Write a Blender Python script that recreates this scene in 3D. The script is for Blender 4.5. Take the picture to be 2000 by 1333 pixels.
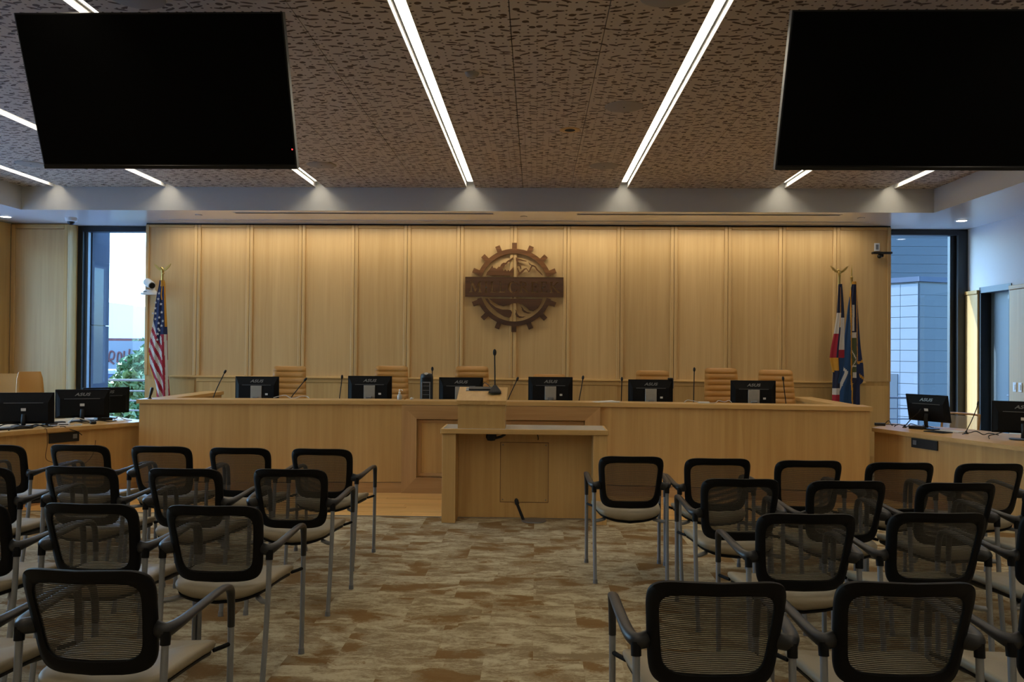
import bpy, bmesh, math, random
from mathutils import Matrix, Vector, Euler

# ------------------------------------------------------------------ scene, camera, world, sun, exposure
for _o in list(bpy.data.objects):
    bpy.data.objects.remove(_o, do_unlink=True)
SC = bpy.context.scene
COL = SC.collection
PI = math.pi
EYE = 1.57
FPX = 1600.0
cam_data = bpy.data.cameras.new('camera')
cam_data.sensor_width = 36.0
cam_data.lens = 36.0 * FPX / 2000.0
cam_data.clip_start = 0.05
cam_data.clip_end = 800
cam = bpy.data.objects.new('camera', cam_data)
COL.objects.link(cam)
YAW = math.atan(46 / FPX)
PITCH = math.atan(17.1 / FPX)
cam.matrix_world = (Matrix.Translation((0, 0, EYE)) @ Matrix.Rotation(YAW, 4, 'Z')
                    @ Matrix.Rotation(PI / 2 + PITCH, 4, 'X') @ Matrix.Rotation(0.0083, 4, 'Z'))
SC.camera = cam

SUN_DIR = Vector((1.0, -0.5, -1.05)).normalized()      # direction the sunlight travels
world = bpy.data.worlds.new('world')
SC.world = world
world.use_nodes = True
wn = world.node_tree
wn.nodes.clear()
w_out = wn.nodes.new('ShaderNodeOutputWorld')
w_bg = wn.nodes.new('ShaderNodeBackground')
w_sky = wn.nodes.new('ShaderNodeTexSky')
w_sky.sky_type = 'NISHITA'
w_sky.sun_disc = False
w_sky.sun_elevation = math.asin(-SUN_DIR.z)
w_sky.sun_rotation = math.atan2(-SUN_DIR.x, -SUN_DIR.y)
w_sky.air_density = 1.3
w_sky.dust_density = 1.2
w_sky.ozone_density = 3.0
w_bg.inputs['Strength'].default_value = 1.8
w_tint = wn.nodes.new('ShaderNodeMix')
w_tint.data_type = 'RGBA'
w_tint.blend_type = 'MULTIPLY'
w_tint.inputs[0].default_value = 1.0
w_tint.inputs[7].default_value = (0.64, 0.86, 1.10, 1.0)      # cool camera white balance of the daylight
wn.links.new(w_sky.outputs[0], w_tint.inputs[6])
wn.links.new(w_tint.outputs[2], w_bg.inputs['Color'])
wn.links.new(w_bg.outputs[0], w_out.inputs['Surface'])

sun_data = bpy.data.lights.new('sun', 'SUN')
sun_data.energy = 9.0
sun_data.angle = math.radians(0.6)
sun_data.color = (1.0, 0.96, 0.93)
sun = bpy.data.objects.new('sun', sun_data)
sun.rotation_euler = SUN_DIR.to_track_quat('-Z', 'Y').to_euler()
sun.location = (-20, 30, 30)
COL.objects.link(sun)

vs = SC.view_settings
vs.view_transform = 'Standard'
vs.look = 'None'
vs.exposure = 0.0
vs.gamma = 1.0
vs.use_curve_mapping = False

STRIP_EMIT = 16.5
WASH_WATT = 44.0          # wall grazer along the panelled wall
DOWN_EMIT = 12.0

# ------------------------------------------------------------------ mesh helpers
def newbm():
    return bmesh.new()

def quadface(bm, vs_):
    try:
        return bm.faces.new(vs_)
    except ValueError:
        return None

def abox(bm, x0, x1, y0, y1, z0, z1, bev=0.0, seg=1):
    c = [(x0, y0, z0), (x1, y0, z0), (x1, y1, z0), (x0, y1, z0), (x0, y0, z1), (x1, y0, z1), (x1, y1, z1), (x0, y1, z1)]
    v = [bm.verts.new(p) for p in c]
    fs = [bm.faces.new([v[i] for i in f]) for f in ((3, 2, 1, 0), (4, 5, 6, 7), (0, 1, 5, 4), (1, 2, 6, 5), (2, 3, 7, 6), (3, 0, 4, 7))]
    if bev:
        es = set()
        for f in fs:
            es.update(f.edges)
        bmesh.ops.bevel(bm, geom=list(es), offset=bev, segments=seg, affect='EDGES', profile=0.5)
    return bm

def prism(bm, poly, z0, z1, axis='z'):
    """extrude a 2D polygon; axis z: (x,y) poly; axis y: (x,z) poly extruded along y; axis x: (y,z) poly."""
    def P(a, b, c):
        return (a, b, c) if axis == 'z' else ((a, c, b) if axis == 'y' else (c, a, b))
    n = len(poly)
    lo = [bm.verts.new(P(a, b, z0)) for a, b in poly]
    hi = [bm.verts.new(P(a, b, z1)) for a, b in poly]
    bm.faces.new(lo)
    bm.faces.new(hi[::-1])
    for i in range(n):
        bm.faces.new([lo[(i + 1) % n], lo[i], hi[i], hi[(i + 1) % n]])
    bmesh.ops.recalc_face_normals(bm, faces=bm.faces[:])
    return bm

def smooth_path(pts, sub=6):
    """Catmull-Rom through points (tuples of any length)."""
    out = []
    n = len(pts)
    for i in range(n - 1):
        p0 = pts[max(i - 1, 0)]; p1 = pts[i]; p2 = pts[i + 1]; p3 = pts[min(i + 2, n - 1)]
        for k in range(sub):
            t = k / sub
            out.append(tuple(0.5 * ((2 * b) + (-a + c) * t + (2 * a - 5 * b + 4 * c - d) * t * t + (-a + 3 * b - 3 * c + d) * t ** 3)
                             for a, b, c, d in zip(p0, p1, p2, p3)))
    out.append(tuple(pts[-1]))
    return out

def tube(bm, pts, r, n=8, cap=True, flat=None):
    """sweep; pts list of (x,y,z) ; r float or list; flat list of (ru, rv) with u sideways, v up-ish."""
    pts = [Vector(p[:3]) for p in pts]
    m = len(pts)
    rings = []
    ref = None
    for i, p in enumerate(pts):
        t = (pts[min(i + 1, m - 1)] - pts[max(i - 1, 0)])
        if t.length < 1e-9:
            t = Vector((0, 0, 1))
        t.normalize()
        if ref is None:
            up = Vector((0, 0, 1)) if abs(t.z) < 0.9 else Vector((0, 1, 0))
            u = t.cross(up).normalized()
        else:
            u = (ref - t * ref.dot(t))
            u = u.normalized() if u.length > 1e-6 else t.orthogonal().normalized()
        ref = u
        v = u.cross(t).normalized()
        if flat:
            ru, rv = flat[i] if isinstance(flat[0], (tuple, list)) else flat
        else:
            ru = rv = (r[i] if isinstance(r, (list, tuple)) else r)
        rings.append([bm.verts.new(p + u * (ru * math.cos(2 * PI * k / n)) + v * (rv * math.sin(2 * PI * k / n))) for k in range(n)])
    for a, b in zip(rings[:-1], rings[1:]):
        for k in range(n):
            bm.faces.new([a[k], a[(k + 1) % n], b[(k + 1) % n], b[k]])
    if cap:
        bm.faces.new(rings[0][::-1])
        bm.faces.new(rings[-1])
    return bm

def lathe(bm, prof, n=24, cx=0, cy=0, cz=0):
    """prof list of (r, z) bottom to top, closed with caps."""
    rings = []
    for r, z in prof:
        if r < 1e-6:
            rings.append([bm.verts.new((cx, cy, cz + z))])
        else:
            rings.append([bm.verts.new((cx + r * math.cos(2 * PI * k / n), cy + r * math.sin(2 * PI * k / n), cz + z)) for k in range(n)])
    for a, b in zip(rings[:-1], rings[1:]):
        for k in range(n):
            if len(a) == 1 and len(b) == 1:
                continue
            if len(a) == 1:
                bm.faces.new([a[0], b[k], b[(k + 1) % n]][::-1])
            elif len(b) == 1:
                bm.faces.new([a[k], a[(k + 1) % n], b[0]])
            else:
                bm.faces.new([a[k], a[(k + 1) % n], b[(k + 1) % n], b[k]])
    if len(rings[0]) > 1:
        bm.faces.new(rings[0][::-1])
    if len(rings[-1]) > 1:
        bm.faces.new(rings[-1])
    return bm

def superell(w, h, n, k, theta0=0.0):
    pts = []
    for i in range(k):
        t = theta0 + 2 * PI * i / k
        c, s = math.cos(t), math.sin(t)
        pts.append((w * math.copysign(abs(c) ** (2 / n), c), h * math.copysign(abs(s) ** (2 / n), s)))
    return pts

def tomesh(name, bm, smooth=False, angle=None):
    me = bpy.data.meshes.new(name)
    bm.normal_update()
    bm.to_mesh(me)
    bm.free()
    if smooth:
        for p in me.polygons:
            p.use_smooth = True
        if angle is not None:
            try:
                me.set_sharp_from_angle(angle=math.radians(angle))
            except Exception:
                pass
    return me

def link(name, me, mat=None, parent=None, loc=None, rot=None):
    o = bpy.data.objects.new(name, me)
    COL.objects.link(o)
    if mat is not None and me is not None and not me.materials:
        me.materials.append(mat)
    if parent is not None:
        o.parent = parent
    if loc is not None:
        o.location = loc
    if rot is not None:
        o.rotation_euler = rot
    return o

def obj(name, bm, mat, parent=None, loc=None, rot=None, smooth=False, angle=40):
    return link(name, tomesh(name, bm, smooth, angle), mat, parent, loc, rot)

def tag(o, label, cat, group=None):
    o['label'] = label
    o['category'] = cat
    if group:
        o['group'] = group
    return o

def thing(name, label, cat, loc=(0, 0, 0), rotz=0.0, group=None):
    o = bpy.data.objects.new(name, None)
    o.empty_display_size = 0.1
    COL.objects.link(o)
    o.location = loc
    o.rotation_euler = (0, 0, rotz)
    return tag(o, label, cat, group)

def struct(name, bm, mat, parent=None, loc=None, smooth=False):
    o = obj(name, bm, mat, parent, loc, None, smooth)
    o['kind'] = 'structure'
    return o

def struct_root(name, loc=(0, 0, 0)):
    o = bpy.data.objects.new(name, None)
    COL.objects.link(o)
    o.location = loc
    o['kind'] = 'structure'
    return o

def box_part(name, x0, x1, y0, y1, z0, z1, mat, parent=None, bev=0.0, seg=1):
    return obj(name, abox(newbm(), x0, x1, y0, y1, z0, z1, bev, seg), mat, parent, smooth=False)

def dup_tree(root, loc, rotz, label):
    r = root.copy()
    COL.objects.link(r)
    r.location = loc
    r.rotation_euler = (0, 0, rotz)
    r['label'] = label
    for ch in list(root.children):
        c = ch.copy()
        COL.objects.link(c)
        c.parent = r
        for g in list(ch.children):
            d = g.copy()
            COL.objects.link(d)
            d.parent = c
    return r

def curve_shape(name, splines, depth, mat, parent=None, loc=(0, 0, 0), bevel=0.0):
    """filled 2D curve (nested splines are holes) -> mesh standing in the XZ plane, facing -Y, thickness depth centred."""
    cu = bpy.data.curves.new(name, 'CURVE')
    cu.dimensions = '2D'
    cu.fill_mode = 'BOTH'
    cu.extrude = depth / 2
    cu.bevel_depth = bevel
    for sp in splines:
        s = cu.splines.new('POLY')
        s.points.add(len(sp) - 1)
        for p, (x, z) in zip(s.points, sp):
            p.co = (x, z, 0, 1)
        s.use_cyclic_u = True
    tmp = bpy.data.objects.new(name + '_tmp', cu)
    COL.objects.link(tmp)
    dg = bpy.context.evaluated_depsgraph_get()
    me = bpy.data.meshes.new_from_object(tmp.evaluated_get(dg))
    bpy.data.objects.remove(tmp, do_unlink=True)
    bpy.data.curves.remove(cu)
    me.transform(Matrix.Rotation(PI / 2, 4, 'X'))
    me.name = name
    me.materials.clear()
    return link(name, me, mat, parent, loc)

def text_mesh(body, size, extrude=0.0015, shear=0.0, spacing=1.0, offset=0.0, xs=1.0):
    cu = bpy.data.curves.new('lettering', 'FONT')
    cu.body = body
    cu.size = size
    cu.extrude = extrude
    cu.shear = shear
    cu.space_character = spacing
    cu.offset = offset
    cu.align_x = 'CENTER'
    cu.align_y = 'CENTER'
    tmp = bpy.data.objects.new('lettering_tmp', cu)
    COL.objects.link(tmp)
    dg = bpy.context.evaluated_depsgraph_get()
    me = bpy.data.meshes.new_from_object(tmp.evaluated_get(dg))
    bpy.data.objects.remove(tmp, do_unlink=True)
    bpy.data.curves.remove(cu)
    me.transform(Matrix.Rotation(PI / 2, 4, 'X') @ Matrix.Diagonal((xs, 1, 1, 1)))
    me.name = 'lettering'
    me.materials.clear()
    return me

# ------------------------------------------------------------------ materials
MATS = {}

class NT:
    def __init__(s, name):
        s.m = bpy.data.materials.new(name)
        s.m.use_nodes = True
        s.t = s.m.node_tree
        s.t.nodes.clear()
        s.out = s.t.nodes.new('ShaderNodeOutputMaterial')
    def n(s, typ, **kw):
        nd = s.t.nodes.new(typ)
        for k, v in kw.items():
            setattr(nd, k, v)
        return nd
    def l(s, a, b):
        s.t.links.new(a, b)
    def val(s, node, key, v):
        node.inputs[key].default_value = v
    def math(s, op, a, b=None, clamp=False):
        nd = s.n('ShaderNodeMath', operation=op, use_clamp=clamp)
        for i, x in enumerate((a, b)):
            if x is None:
                continue
            if isinstance(x, (int, float)):
                nd.inputs[i].default_value = x
            else:
                s.l(x, nd.inputs[i])
        return nd.outputs[0]
    def mix(s, fac, a, b):
        nd = s.n('ShaderNodeMix', data_type='RGBA')
        for sock, x in ((nd.inputs[0], fac), (nd.inputs[6], a), (nd.inputs[7], b)):
            if isinstance(x, (int, float)):
                sock.default_value = x
            elif isinstance(x, tuple):
                sock.default_value = (*x, 1) if len(x) == 3 else x
            else:
                s.l(x, sock)
        return nd.outputs[2]
    def ramp(s, fac, stops):
        nd = s.n('ShaderNodeValToRGB')
        el = nd.color_ramp.elements
        while len(el) < len(stops):
            el.new(0.5)
        for e, (p, c) in zip(el, stops):
            e.position = p
            e.color = (*c, 1) if len(c) == 3 else c
        s.l(fac, nd.inputs[0])
        return nd.outputs[0]
    def coords(s, kind='Object', scale=(1, 1, 1), rand=0.0):
        if kind == 'World':
            src = s.n('ShaderNodeNewGeometry').outputs['Position']
        else:
            src = s.n('ShaderNodeTexCoord').outputs[kind]
        if rand:
            oi = s.n('ShaderNodeObjectInfo')
            wn_ = s.n('ShaderNodeTexWhiteNoise', noise_dimensions='1D')
            s.l(oi.outputs['Random'], wn_.inputs['W'])
            ml = s.n('ShaderNodeVectorMath', operation='SCALE')
            s.l(wn_.outputs['Color'], ml.inputs[0])
            ml.inputs['Scale'].default_value = rand
            ad = s.n('ShaderNodeVectorMath', operation='ADD')
            s.l(src, ad.inputs[0]); s.l(ml.outputs[0], ad.inputs[1])
            src = ad.outputs[0]
        mp = s.n('ShaderNodeMapping')
        s.l(src, mp.inputs[0])
        mp.inputs['Scale'].default_value = scale
        return mp.outputs[0]
    def noise(s, vec, scale, detail=3, rough=0.5, dist=0.0):
        nd = s.n('ShaderNodeTexNoise')
        s.l(vec, nd.inputs['Vector'])
        nd.inputs['Scale'].default_value = scale
        nd.inputs['Detail'].default_value = detail
        nd.inputs['Roughness'].default_value = rough
        nd.inputs['Distortion'].default_value = dist
        return nd.outputs[0]
    def bsdf(s, color, rough=0.5, metal=0.0, spec=0.5, bump=None, bstr=0.2, bdist=0.002, coat=0.0):
        b = s.n('ShaderNodeBsdfPrincipled')
        if isinstance(color, tuple):
            b.inputs['Base Color'].default_value = (*color[:3], 1)
        else:
            s.l(color, b.inputs['Base Color'])
        if isinstance(rough, (int, float)):
            b.inputs['Roughness'].default_value = rough
        else:
            s.l(rough, b.inputs['Roughness'])
        b.inputs['Metallic'].default_value = metal
        b.inputs['Specular IOR Level'].default_value = spec
        b.inputs['Coat Weight'].default_value = coat
        if bump is not None:
            bp = s.n('ShaderNodeBump')
            bp.inputs['Strength'].default_value = bstr
            bp.inputs['Distance'].default_value = bdist
            s.l(bump, bp.inputs['Height'])
            s.l(bp.outputs[0], b.inputs['Normal'])
        return b
    def done(s, sh):
        s.l(sh.outputs[0] if hasattr(sh, 'outputs') else sh, s.out.inputs['Surface'])
        MATS[s.m.name] = s.m
        return s.m

def plain(name, color, rough=0.5, metal=0.0, spec=0.5, var=0.06, scale=30.0, bstr=0.0, coat=0.0):
    t = NT(name)
    v = t.coords('Object')
    nz = t.noise(v, scale, 2)
    a = tuple(max(0, c * (1 - var)) for c in color)
    b = tuple(min(1, c * (1 + var)) for c in color)
    c = t.mix(nz, a, b)
    return t.done(t.bsdf(c, rough, metal, spec, nz if bstr else None, bstr, 0.001, coat))

def emit(name, color, strength):
    t = NT(name)
    e = t.n('ShaderNodeEmission')
    e.inputs['Color'].default_value = (*color, 1)
    e.inputs['Strength'].default_value = strength
    return t.done(e)

def wood(name, light, dark, grain='z', rough=0.42, rand=7.0, band=1.0, spec=0.35):
    """fine straight-grained veneer; grain runs along the given axis."""
    t = NT(name)
    g = {'x': (0.35, 9, 9), 'y': (9, 0.35, 9), 'z': (9, 9, 0.35)}[grain]
    v = t.coords('Object', g, rand)
    n1 = t.noise(v, 2.2, 4, 0.55, 0.4)
    g2 = {'x': (1.2, 70, 70), 'y': (70, 1.2, 70), 'z': (70, 70, 1.2)}[grain]
    v2 = t.coords('Object', g2, rand)
    n2 = t.noise(v2, 1.0, 3, 0.6)
    g3 = {'x': (0.05, 3.2, 3.2), 'y': (3.2, 0.05, 3.2), 'z': (3.2, 3.2, 0.05)}[grain]
    v3 = t.coords('Object', g3, rand)
    vor = t.n('ShaderNodeTexVoronoi')
    t.l(v3, vor.inputs['Vector'])
    vor.inputs['Scale'].default_value = 1.6
    sep = t.n('ShaderNodeSeparateColor')
    t.l(vor.outputs['Color'], sep.inputs[0])
    bandv = t.math('MULTIPLY', t.math('SUBTRACT', sep.outputs[0], 0.5), 0.22 * band)
    fac = t.math('ADD', t.math('ADD', t.math('MULTIPLY', n1, 0.80), t.math('MULTIPLY', n2, 0.20)), bandv)
    mid = tuple((a + b) / 2 for a, b in zip(light, dark))
    c = t.ramp(fac, [(0.28, dark), (0.52, mid), (0.78, light)])
    oi = t.n('ShaderNodeObjectInfo')
    hs = t.n('ShaderNodeHueSaturation')
    t.l(c, hs.inputs['Color'])
    t.l(t.math('ADD', t.math('MULTIPLY', oi.outputs['Random'], 0.14), 0.93), hs.inputs['Value'])
    return t.done(t.bsdf(hs.outputs[0], rough, 0, spec, n2, 0.06, 0.001))

MAPLE_L, MAPLE_D = (0.62, 0.395, 0.150), (0.49, 0.290, 0.098)
wood('maple_z', MAPLE_L, MAPLE_D, 'z')
wood('maple_x', MAPLE_L, MAPLE_D, 'x')
wood('maple_y', MAPLE_L, MAPLE_D, 'y')
wood('maple_pale_z', (0.60, 0.395, 0.175), (0.49, 0.305, 0.12), 'z')
wood('maple_trim_z', (0.53, 0.32, 0.135), (0.38, 0.205, 0.075), 'z')
wood('maple_trim_x', (0.53, 0.32, 0.135), (0.38, 0.205, 0.075), 'x')
wood('fir_x', (0.76, 0.47, 0.17), (0.54, 0.29, 0.085), 'x', rough=0.35, band=1.5)
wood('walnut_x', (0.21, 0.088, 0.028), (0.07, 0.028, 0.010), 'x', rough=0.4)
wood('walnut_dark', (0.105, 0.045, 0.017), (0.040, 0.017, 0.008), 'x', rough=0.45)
plain('paint_white', (0.66, 0.66, 0.65), 0.7, var=0.015)
plain('paint_soffit', (0.66, 0.655, 0.64), 0.24, spec=0.55, var=0.015)
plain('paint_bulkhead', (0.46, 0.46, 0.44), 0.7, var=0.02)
plain('frame_black', (0.012, 0.013, 0.015), 0.4, 0.2)
plain('plastic_black', (0.008, 0.008, 0.009), 0.42, spec=0.4)
plain('chair_black', (0.0035, 0.0035, 0.004), 0.55, spec=0.18)
plain('arm_black', (0.012, 0.0125, 0.014), 0.42, spec=0.5, scale=200, bstr=0.1)
plain('monitor_black', (0.005, 0.005, 0.0055), 0.6, spec=0.15)
plain('screen_black', (0.0012, 0.0012, 0.0013), 0.5, spec=0.06)
plain('tv_edge', (0.004, 0.004, 0.005), 0.35, spec=0.4)
plain('tv_side', (0.13, 0.14, 0.14), 0.35, 0.5)
plain('steel', (0.20, 0.205, 0.215), 0.42, 0.7)
plain('leg_silver', (0.235, 0.245, 0.26), 0.4, 0.35)
plain('bracket_silver', (0.36, 0.345, 0.31), 0.45, 0.6)
plain('brass', (0.52, 0.36, 0.11), 0.28, 0.9)
plain('vinyl_taupe', (0.275, 0.230, 0.155), 0.45, spec=0.4, scale=160, bstr=0.12)
plain('leather_tan', (0.46, 0.225, 0.055), 0.42, spec=0.4, scale=120, bstr=0.12)
plain('leather_tan_dark', (0.13, 0.06, 0.02), 0.5)
plain('plastic_white', (0.70, 0.70, 0.69), 0.35)
plain('plastic_grey', (0.16, 0.165, 0.17), 0.45)
plain('lettering_grey', (0.17, 0.17, 0.17), 0.4, 0.4)
plain('top_laminate', (0.50, 0.49, 0.45), 0.22, spec=0.6, var=0.03)
plain('door_steel', (0.115, 0.155, 0.19), 0.45, 0.0, var=0.03)
plain('rubber', (0.004, 0.004, 0.004), 0.7)
plain('paper', (0.62, 0.60, 0.55), 0.8)
plain('speaker_grille', (0.33, 0.29, 0.235), 0.8, scale=600, var=0.2)
plain('slot_dark', (0.006, 0.006, 0.006), 0.8)
plain('cable_white', (0.55, 0.55, 0.55), 0.4)
plain('flag_blue', (0.010, 0.018, 0.07), 0.85)
plain('flag_red', (0.28, 0.008, 0.022), 0.85)
plain('flag_white', (0.50, 0.46, 0.42), 0.85)
plain('flag_gold', (0.48, 0.22, 0.012), 0.75, scale=200, var=0.3)
plain('flag_navy', (0.006, 0.009, 0.035), 0.85)
plain('flag_steel_blue', (0.008, 0.045, 0.13), 0.85)
plain('flag_olive', (0.06, 0.075, 0.03), 0.85)
plain('bottle_clear', (0.42, 0.43, 0.42), 0.15, spec=0.7)
emit('strip_lens', (1.0, 0.88, 0.68), STRIP_EMIT)
emit('downlight_lens', (1.0, 0.93, 0.82), DOWN_EMIT)
emit('led_red', (1.0, 0.03, 0.03), 4.0)

def mat_glass():
    t = NT('window_glass')
    tr = t.n('ShaderNodeBsdfTransparent'); tr.inputs['Color'].default_value = (0.86, 0.93, 0.97, 1)
    gl = t.n('ShaderNodeBsdfGlossy'); gl.inputs['Roughness'].default_value = 0.0
    lw = t.n('ShaderNodeLayerWeight'); lw.inputs['Blend'].default_value = 0.5
    fr = t.math('ADD', t.math('MULTIPLY', t.math('POWER', lw.outputs['Facing'], 4.0), 0.45), 0.03)
    mx = t.n('ShaderNodeMixShader')
    t.l(fr, mx.inputs[0]); t.l(tr.outputs[0], mx.inputs[1]); t.l(gl.outputs[0], mx.inputs[2])
    return t.done(mx)
mat_glass()

def mat_mesh():
    """woven back fabric: fine horizontal cords with open gaps between."""
    t = NT('mesh_fabric')
    tc = t.coords('Object')
    sx = t.n('ShaderNodeSeparateXYZ'); t.l(tc, sx.inputs[0])
    wv = t.math('SINE', t.math('MULTIPLY', sx.outputs[2], 2 * PI / 0.0066))
    wx = t.math('SINE', t.math('MULTIPLY', sx.outputs[0], 2 * PI / 0.0045))
    cover = t.math('GREATER_THAN', wv, -0.25)
    cov2 = t.math('MULTIPLY', t.math('GREATER_THAN', wx, -0.9), 0.55)
    fac = t.math('MAXIMUM', cover, cov2)
    b = t.bsdf((0.048, 0.043, 0.036), 0.6, 0, 0.4)
    tr = t.n('ShaderNodeBsdfTransparent')
    mx = t.n('ShaderNodeMixShader')
    t.l(fac, mx.inputs[0]); t.l(tr.outputs[0], mx.inputs[1]); t.l(b.outputs[0], mx.inputs[2])
    return t.done(mx)
mat_mesh()

def mat_clear_mesh():
    t = NT('pale_mesh')
    b = t.bsdf((0.62, 0.54, 0.42), 0.5)
    tr = t.n('ShaderNodeBsdfTransparent')
    mx = t.n('ShaderNodeMixShader'); mx.inputs[0].default_value = 0.45
    t.l(tr.outputs[0], mx.inputs[1]); t.l(b.outputs[0], mx.inputs[2])
    return t.done(mx)
mat_clear_mesh()

def mat_carpet():
    t = NT('carpet')
    base = t.coords('World', (1, 1, 1), 23.0)
    def nz(sx, sy, sc, det, rough, dist):
        mp = t.n('ShaderNodeMapping'); t.l(base, mp.inputs[0]); mp.inputs['Scale'].default_value = (sx, sy, 1)
        return t.noise(mp.outputs[0], sc, det, rough, dist)
    big = nz(1.3, 2.1, 1.9, 2, 0.5, 0.5)            # broad patches
    mid = nz(3.2, 7.5, 1.7, 5, 0.68, 0.8)           # worn streaks
    fine = nz(24, 52, 2.0, 4, 0.8, 0.0)             # broken yarn
    # rectangular blocks that give some patches straight edges
    mpb = t.n('ShaderNodeMapping'); t.l(base, mpb.inputs[0]); mpb.inputs['Scale'].default_value = (3.1, 5.3, 1)
    vor = t.n('ShaderNodeTexVoronoi', voronoi_dimensions='2D', distance='CHEBYCHEV')
    t.l(mpb.outputs[0], vor.inputs['Vector']); vor.inputs['Scale'].default_value = 1.3
    sp = t.n('ShaderNodeSeparateColor'); t.l(vor.outputs['Color'], sp.inputs[0])
    block = t.math('MULTIPLY', t.math('SUBTRACT', sp.outputs[0], 0.5), 0.13)
    def c0(x, k):
        return t.math('MULTIPLY', t.math('SUBTRACT', x, 0.5), k)
    patch = t.math('ADD', t.math('ADD', t.math('ADD', big, block), c0(fine, 0.42)), c0(mid, 0.50))
    brown = t.ramp(patch, [(0.555, (0, 0, 0)), (0.625, (1, 1, 1))])
    pal = t.math('ADD', t.math('ADD', mid, c0(fine, 0.55)), t.math('MULTIPLY', block, -0.9))
    pale = t.ramp(pal, [(0.40, (0, 0, 0)), (0.62, (1, 1, 1))])
    c1 = t.mix(pale, (0.255, 0.19, 0.105), (0.53, 0.46, 0.305))
    c2 = t.mix(t.math('MULTIPLY', brown, 0.92), c1, (0.20, 0.108, 0.033))
    pile = nz(260, 260, 1.0, 2, 0.6, 0.0)
    c3 = t.mix(t.math('MULTIPLY', pile, 0.28), c2, (0.13, 0.095, 0.05))
    return t.done(t.bsdf(c3, 0.95, 0, 0.1, pile, 0.5, 0.004))
mat_carpet()

def mat_ceiling():
    t = NT('perforated_veneer')
    pos = t.coords('World')
    def layer(scale, seedoff, la, lb, ra, rb, ang, keep, jit=0.85):
        mp = t.n('ShaderNodeMapping'); t.l(pos, mp.inputs[0]); mp.inputs['Location'].default_value = (seedoff, seedoff * 0.7, 0)
        vor = t.n('ShaderNodeTexVoronoi', voronoi_dimensions='2D')
        t.l(mp.outputs[0], vor.inputs['Vector'])
        vor.inputs['Scale'].default_value = scale
        vor.inputs['Randomness'].default_value = jit
        df = t.n('ShaderNodeVectorMath', operation='SUBTRACT')
        t.l(mp.outputs[0], df.inputs[0]); t.l(vor.outputs['Position'], df.inputs[1])
        s = t.n('ShaderNodeSeparateXYZ'); t.l(df.outputs[0], s.inputs[0])
        c = t.n('ShaderNodeSeparateColor'); t.l(vor.outputs['Color'], c.inputs[0])
        a = t.math('MULTIPLY', t.math('SUBTRACT', c.outputs[0], 0.5), ang)
        ca, sa = t.math('COSINE', a), t.math('SINE', a)
        xr = t.math('ADD', t.math('MULTIPLY', s.outputs[0], ca), t.math('MULTIPLY', s.outputs[1], sa))
        yr = t.math('SUBTRACT', t.math('MULTIPLY', s.outputs[1], ca), t.math('MULTIPLY', s.outputs[0], sa))
        rnd = t.math('GREATER_THAN', c.outputs[1], 0.8)
        A = t.math('ADD', la, t.math('MULTIPLY', rnd, ra - la))
        B = t.math('ADD', lb, t.math('MULTIPLY', rnd, rb - lb))
        q = t.math('ADD', t.math('POWER', t.math('ABSOLUTE', t.math('DIVIDE', xr, A)), 2), t.math('POWER', t.math('ABSOLUTE', t.math('DIVIDE', yr, B)), 2))
        return t.math('MULTIPLY', t.math('LESS_THAN', q, 1.0), t.math('LESS_THAN', c.outputs[2], keep))
    m1 = layer(11.0, 0.0, 0.040, 0.0115, 0.023, 0.0195, 1.2, 0.94)
    m2 = layer(17.0, 5.3, 0.0075, 0.0075, 0.0085, 0.0085, 0.0, 0.8, 0.12)
    mask = t.math('MAXIMUM', m1, m2)
    nz = t.noise(pos, 0.8, 2)
    veneer = t.mix(nz, (0.50, 0.415, 0.32), (0.55, 0.465, 0.365))
    col = t.mix(mask, veneer, (0.075, 0.042, 0.02))
    inv = t.math('SUBTRACT', 1.0, mask)
    return t.done(t.bsdf(col, 0.6, 0, 0.25, inv, 0.6, 0.01))
mat_ceiling()
M = MATS
# ------------------------------------------------------------------ the room shell
XL, XR, YB, YR = -7.62, 6.176, 11.95, -4.0      # left wall, right wall, back (window) plane, rear wall
ZC, ZS = 3.65, 3.347                           # tray ceiling, soffit
YW = 11.60                                     # face of the panelled back wall
WX0, WX1 = -5.604, 4.960
TX0, TX1, TY1, TY0 = -6.74, 5.035, 10.50, -3.0   # ceiling tray

# floor: carpet base + carpet tiles
floor = struct('floor', abox(newbm(), XL - .3, XR + .3, YR - .3, YB + .3, -0.20, -0.004), M['carpet'])
tile_me = tomesh('carpet_tile', abox(newbm(), 0, .5, 0, .5, -0.004, 0.0))
tile_me.materials.append(M['carpet'])
for i in range(22):
    for j in range(11):
        link('carpet_tile', tile_me, None, floor, (-5.0 + .5 * i + (.25 if j % 2 else 0), 2.16 + .5 * j, 0))
# wood strip in front of the dais
wf = struct_root('wood_floor', (0, 7.66, 0))
rnd = random.Random(4)
bw = 0.0955
for r in range(14):
    x = -6.4 + rnd.uniform(-1.2, 0)
    while x < 5.2:
        ln = rnd.uniform(1.6, 2.9)
        x1 = min(x + ln, 5.4)
        obj('floor_board', abox(newbm(), max(x, -6.4) + .001, x1, 0.0012, bw - .0012, -0.02, 0.002 + rnd.uniform(0, .0012), .0015), M['fir_x'], wf, (0, r * bw, 0))
        x = x1
    # boards of one row share the strip
struct('floor_edge_trim', abox(newbm(), -6.4, 5.4, 7.645, 7.66, -0.01, 0.004), M['steel'])

# raised platform behind the dais
struct('platform', abox(newbm(), -3.95, 3.2, 9.2, 11.55, 0.0, 0.15), M['carpet'])

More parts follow.
